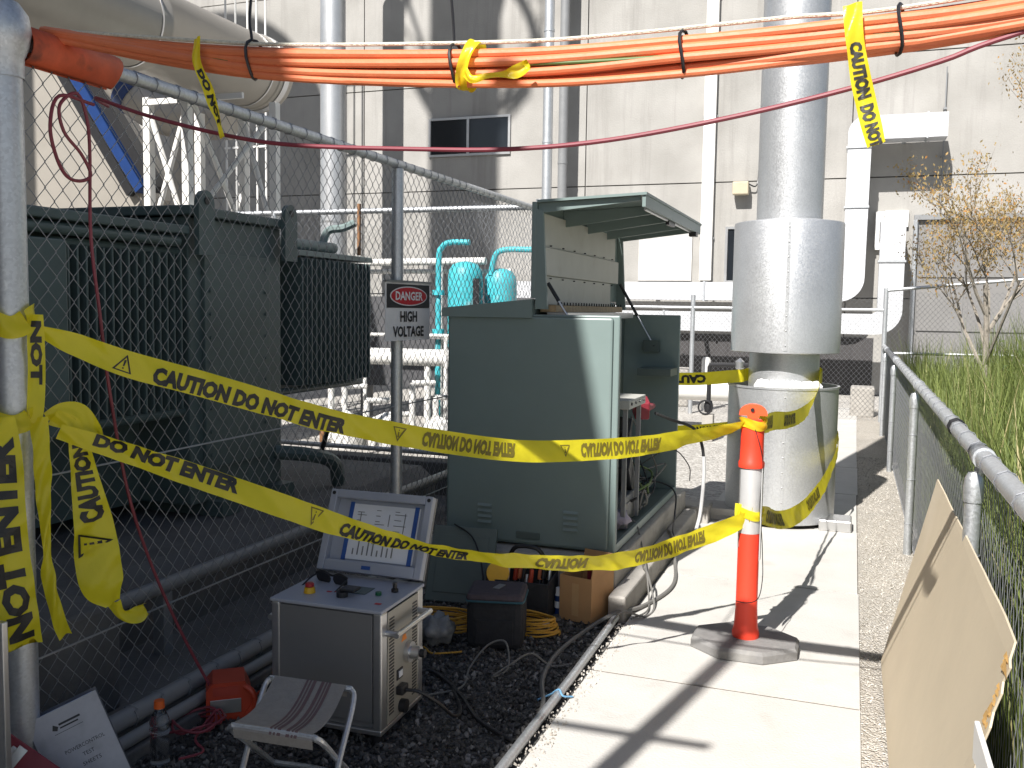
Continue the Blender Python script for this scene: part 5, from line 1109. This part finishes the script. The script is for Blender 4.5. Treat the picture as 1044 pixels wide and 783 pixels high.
q = lambda x: sx(T2, x)
tw = (.32, -.52, .75)
tape('lower caution tape sagging from the fence post past the test set', T2, [up, (.1, -.15, .9), (.1, -.15, 1), (-.1, .2, .9), up, (.1, -.2, .9), tw, tw, (.2, -.3, .9), (.2, -.3, .9), (.1, -.15, .9), up, (.1, -.1, .9)], [.05, .065, .075, .08, .085, .08, .07, .065, .07, .08, .088, .088, .075],
     [('text', q(-2.29), .50, False, .3, 'DO NOT ENTER'), ('tri', q(-1.83), .055, True), ('text', q(-1.74), .56, False, -.25), ('text', q(-1.20), .26, True, 0, 'CAUTION'), ('text', q(-.86), .40, True)])
T3 = [(-.42, 4.47, 1.075), (-.39, 4.72, 1.054), (-.383, 5.204, 1.018), (-.341, 5.795, .963), (-.291, 6.516, .935), (-.248, 7.078, .985), (-.226, 7.35, 1.10), (-.23, 7.6, 1.13), (-.38, 7.78, 1.13), (-.62, 7.78, 1.125), (-.775, 7.6, 1.11), (-.85, 7.47, 1.10), (-1.29, 7.45, 1.062), (-1.9, 7.43, 1.1), (-2.43, 7.41, 1.2)]
tape('caution tape from the bollard top round the stack neck', T3, [up]*5 + [(.3, 0, .9)] + [up]*9, [.05, .09] + [.1]*13, [('text', .12, .5, True), ('text', 1.1, .5, False), ('text', 4.3, .42, True, 0, 'CAUTION')], amp=.35)
T4 = [(-.42, 4.44, .655), (-.375, 4.62, .621), (-.328, 5.065, .51), (-.279, 5.534, .439), (-.221, 6.079, .407), (-.153, 6.715, .434), (-.10, 7.191, .523), (-.078, 7.45, .62), (-.12, 7.7, .66), (-.32, 7.9, .68), (-.65, 7.91, .68), (-.88, 7.7, .68), (-.935, 7.46, .684), (-1.28, 7.45, .64), (-1.9, 7.43, .62), (-2.43, 7.41, .68)]
tape('lower caution tape from the bollard round the stack base', T4, [(.1, 0, 1), (.1, 0, 1), (-.35, 0, .9), (-.35, 0, .9), (-.3, 0, .9), (-.2, 0, 1), up, up] + [up]*8, [.07, .09] + [.1]*14, [('text', .25, .5, True), ('text', 1.6, .5, True), ('text', 4.35, .4, True, 0, 'ENTER CAUTION')], amp=.35)
# knots round the bollard
for (z, lb) in ((1.08, 'caution tape knotted round the bollard under its handle'), (.655, 'caution tape knotted round the silver bollard sleeve')):
    rr = .060
    pts = [(-.43+rr*cos(a), 4.5+rr*sin(a), z+.01*sin(a*2)) for a in (2*pi*k/12 for k in range(13))]
    tape(lb, pts, [up]*13, .045)
tape('short yellow tape end dangling on the bollard sleeve', [(-.478, 4.46, .70), (-.484, 4.452, .64), (-.48, 4.45, .57)], [(1, .3, 0)]*3, [.03, .02, .012], rag_=.02)
# tapes at the fence post
tape('caution tape wrapped round the post level with the upper run', [(-2.47+.062*cos(a), 2.215+.062*sin(a), 1.54+.02*sin(a*2)) for a in (2*pi*k/14 for k in range(15))], [up]*15, .07)
tape('caution tape wrapped round the post level with the lower run', [(-2.47+.064*cos(a), 2.215+.064*sin(a), 1.235+.015*sin(a*2)) for a in (2*pi*k/14 for k in range(15))], [up]*15, .06)
LT = Vector((.62, .78, 0)).normalized()
tape('yellow tape strand joining the two wraps down the fence post', [(-2.395, 2.24, 1.56), (-2.395, 2.235, 1.48), (-2.40, 2.24, 1.40), (-2.40, 2.235, 1.30), (-2.40, 2.225, 1.22)], [(.7, .5, .4), LT, LT, LT, LT], [.04, .05, .05, .05, .045], [('text', .02, .2, False, 0, 'NOT')])
tape('long tape tail hanging at the left edge reading not enter', [(-2.41, 2.11, 1.25), (-2.395, 2.10, 1.12), (-2.38, 2.09, .95), (-2.37, 2.10, .78), (-2.37, 2.125, .62), (-2.375, 2.14, .53)], [LT, LT, LT, (.55, .8, .1), (.5, .8, .15), (.5, .8, .2)], [.08, .11, .115, .115, .11, .11], [('up', .06, .64, False, 0, 'NOT ENTER')], .03, amp=2.2)
tape('narrow folded tape strand hanging down the fence post', [(-2.385, 2.23, 1.24), (-2.37, 2.22, 1.08), (-2.365, 2.225, .9), (-2.36, 2.235, .72), (-2.36, 2.265, .58), (-2.36, 2.29, .52)], [LT, (.4, .9, 0), LT, (.3, .9, 0), LT, LT], [.05, .055, .03, .035, .04, .04], amp=2.5)
tape('tape tail beside the post showing caution and a warning triangle', [(-2.38, 2.28, 1.235), (-2.355, 2.335, 1.20), (-2.345, 2.355, 1.10), (-2.34, 2.375, .98), (-2.335, 2.395, .86), (-2.335, 2.41, .74), (-2.33, 2.425, .65), (-2.32, 2.455, .585)], [(0, .4, .9), (.4, .6, .6), LT, LT, LT, LT, LT, LT], [.05, .055, .07, .095, .125, .14, .13, .05], [('up', .13, .27, False, 0, 'CAUTION'), ('tri', .43, .09, False)], 0, amp=2.2)
tape('crumpled torn end of the tape tail beside the post', [(-2.32, 2.455, .59), (-2.31, 2.48, .545), (-2.295, 2.53, .53), (-2.29, 2.575, .54)], [LT, (.5, .2, .8), (.1, .1, 1), (.2, 0, 1)], [.05, .035, .05, .045], rag_=.03, amp=3)
tape('short curl of torn tape at the lower knot', [(-2.40, 2.27, 1.235), (-2.37, 2.31, 1.255), (-2.345, 2.355, 1.245), (-2.325, 2.39, 1.19), (-2.32, 2.41, 1.155)], [(.2, .2, .9)]*5, [.03, .05, .055, .045, .03], rag_=.03)
# tapes on the orange bundle
tape('small tape tail hanging from the left part of the orange cables', [(-1.86, 2.345, 2.385), (-1.855, 2.335, 2.33), (-1.84, 2.335, 2.285), (-1.815, 2.335, 2.23), (-1.785, 2.335, 2.155), (-1.765, 2.335, 2.085)], [(1, 0, .2), (1, 0, .1), (1, -.2, .1), (.8, .5, .2), (1, -.3, .3), (1, .2, .3)], [.03, .03, .025, .03, .03, .018], [('text', .1, .18, False, 0, 'DO NOT')], .02)
tape('tape tied round the middle of the orange cables', [(-1.005+.02*sin(a), 2.4+.048*cos(a), 2.252+.062*sin(a)) for a in (2*pi*k/12 for k in range(13))], [(1, 0, .0)]*13, .032)
tape('loose tape end trailing along the orange cables by the middle tie', [(-1.0, 2.345, 2.225), (-.975, 2.335, 2.202), (-.93, 2.335, 2.205), (-.885, 2.335, 2.207), (-.85, 2.335, 2.213), (-.815, 2.335, 2.228)], [(.6, 0, .8), (.2, .1, .9), (.1, .3, .9), (0, .2, 1), (0, -.3, .9), (-.2, 0, 1)], [.025, .02, .022, .022, .034, .028], rag_=.02)
tape('long tape tail hanging from the right part of the orange cables', [(-.035, 2.345, 2.31), (-.03, 2.338, 2.25), (-.022, 2.34, 2.20), (-.008, 2.34, 2.13), (.012, 2.34, 2.05), (.03, 2.34, 1.985)], [(1, 0, 0), (1, 0, 0), (1, 0, .1), (1, -.1, .15), (1, .15, .2), (1, 0, .25)], [.042, .04, .04, .045, .045, .04], [('text', .09, .13, False, 0, 'CAUTION'), ('text', .235, .10, False, 0, 'DO NOT')], .01)
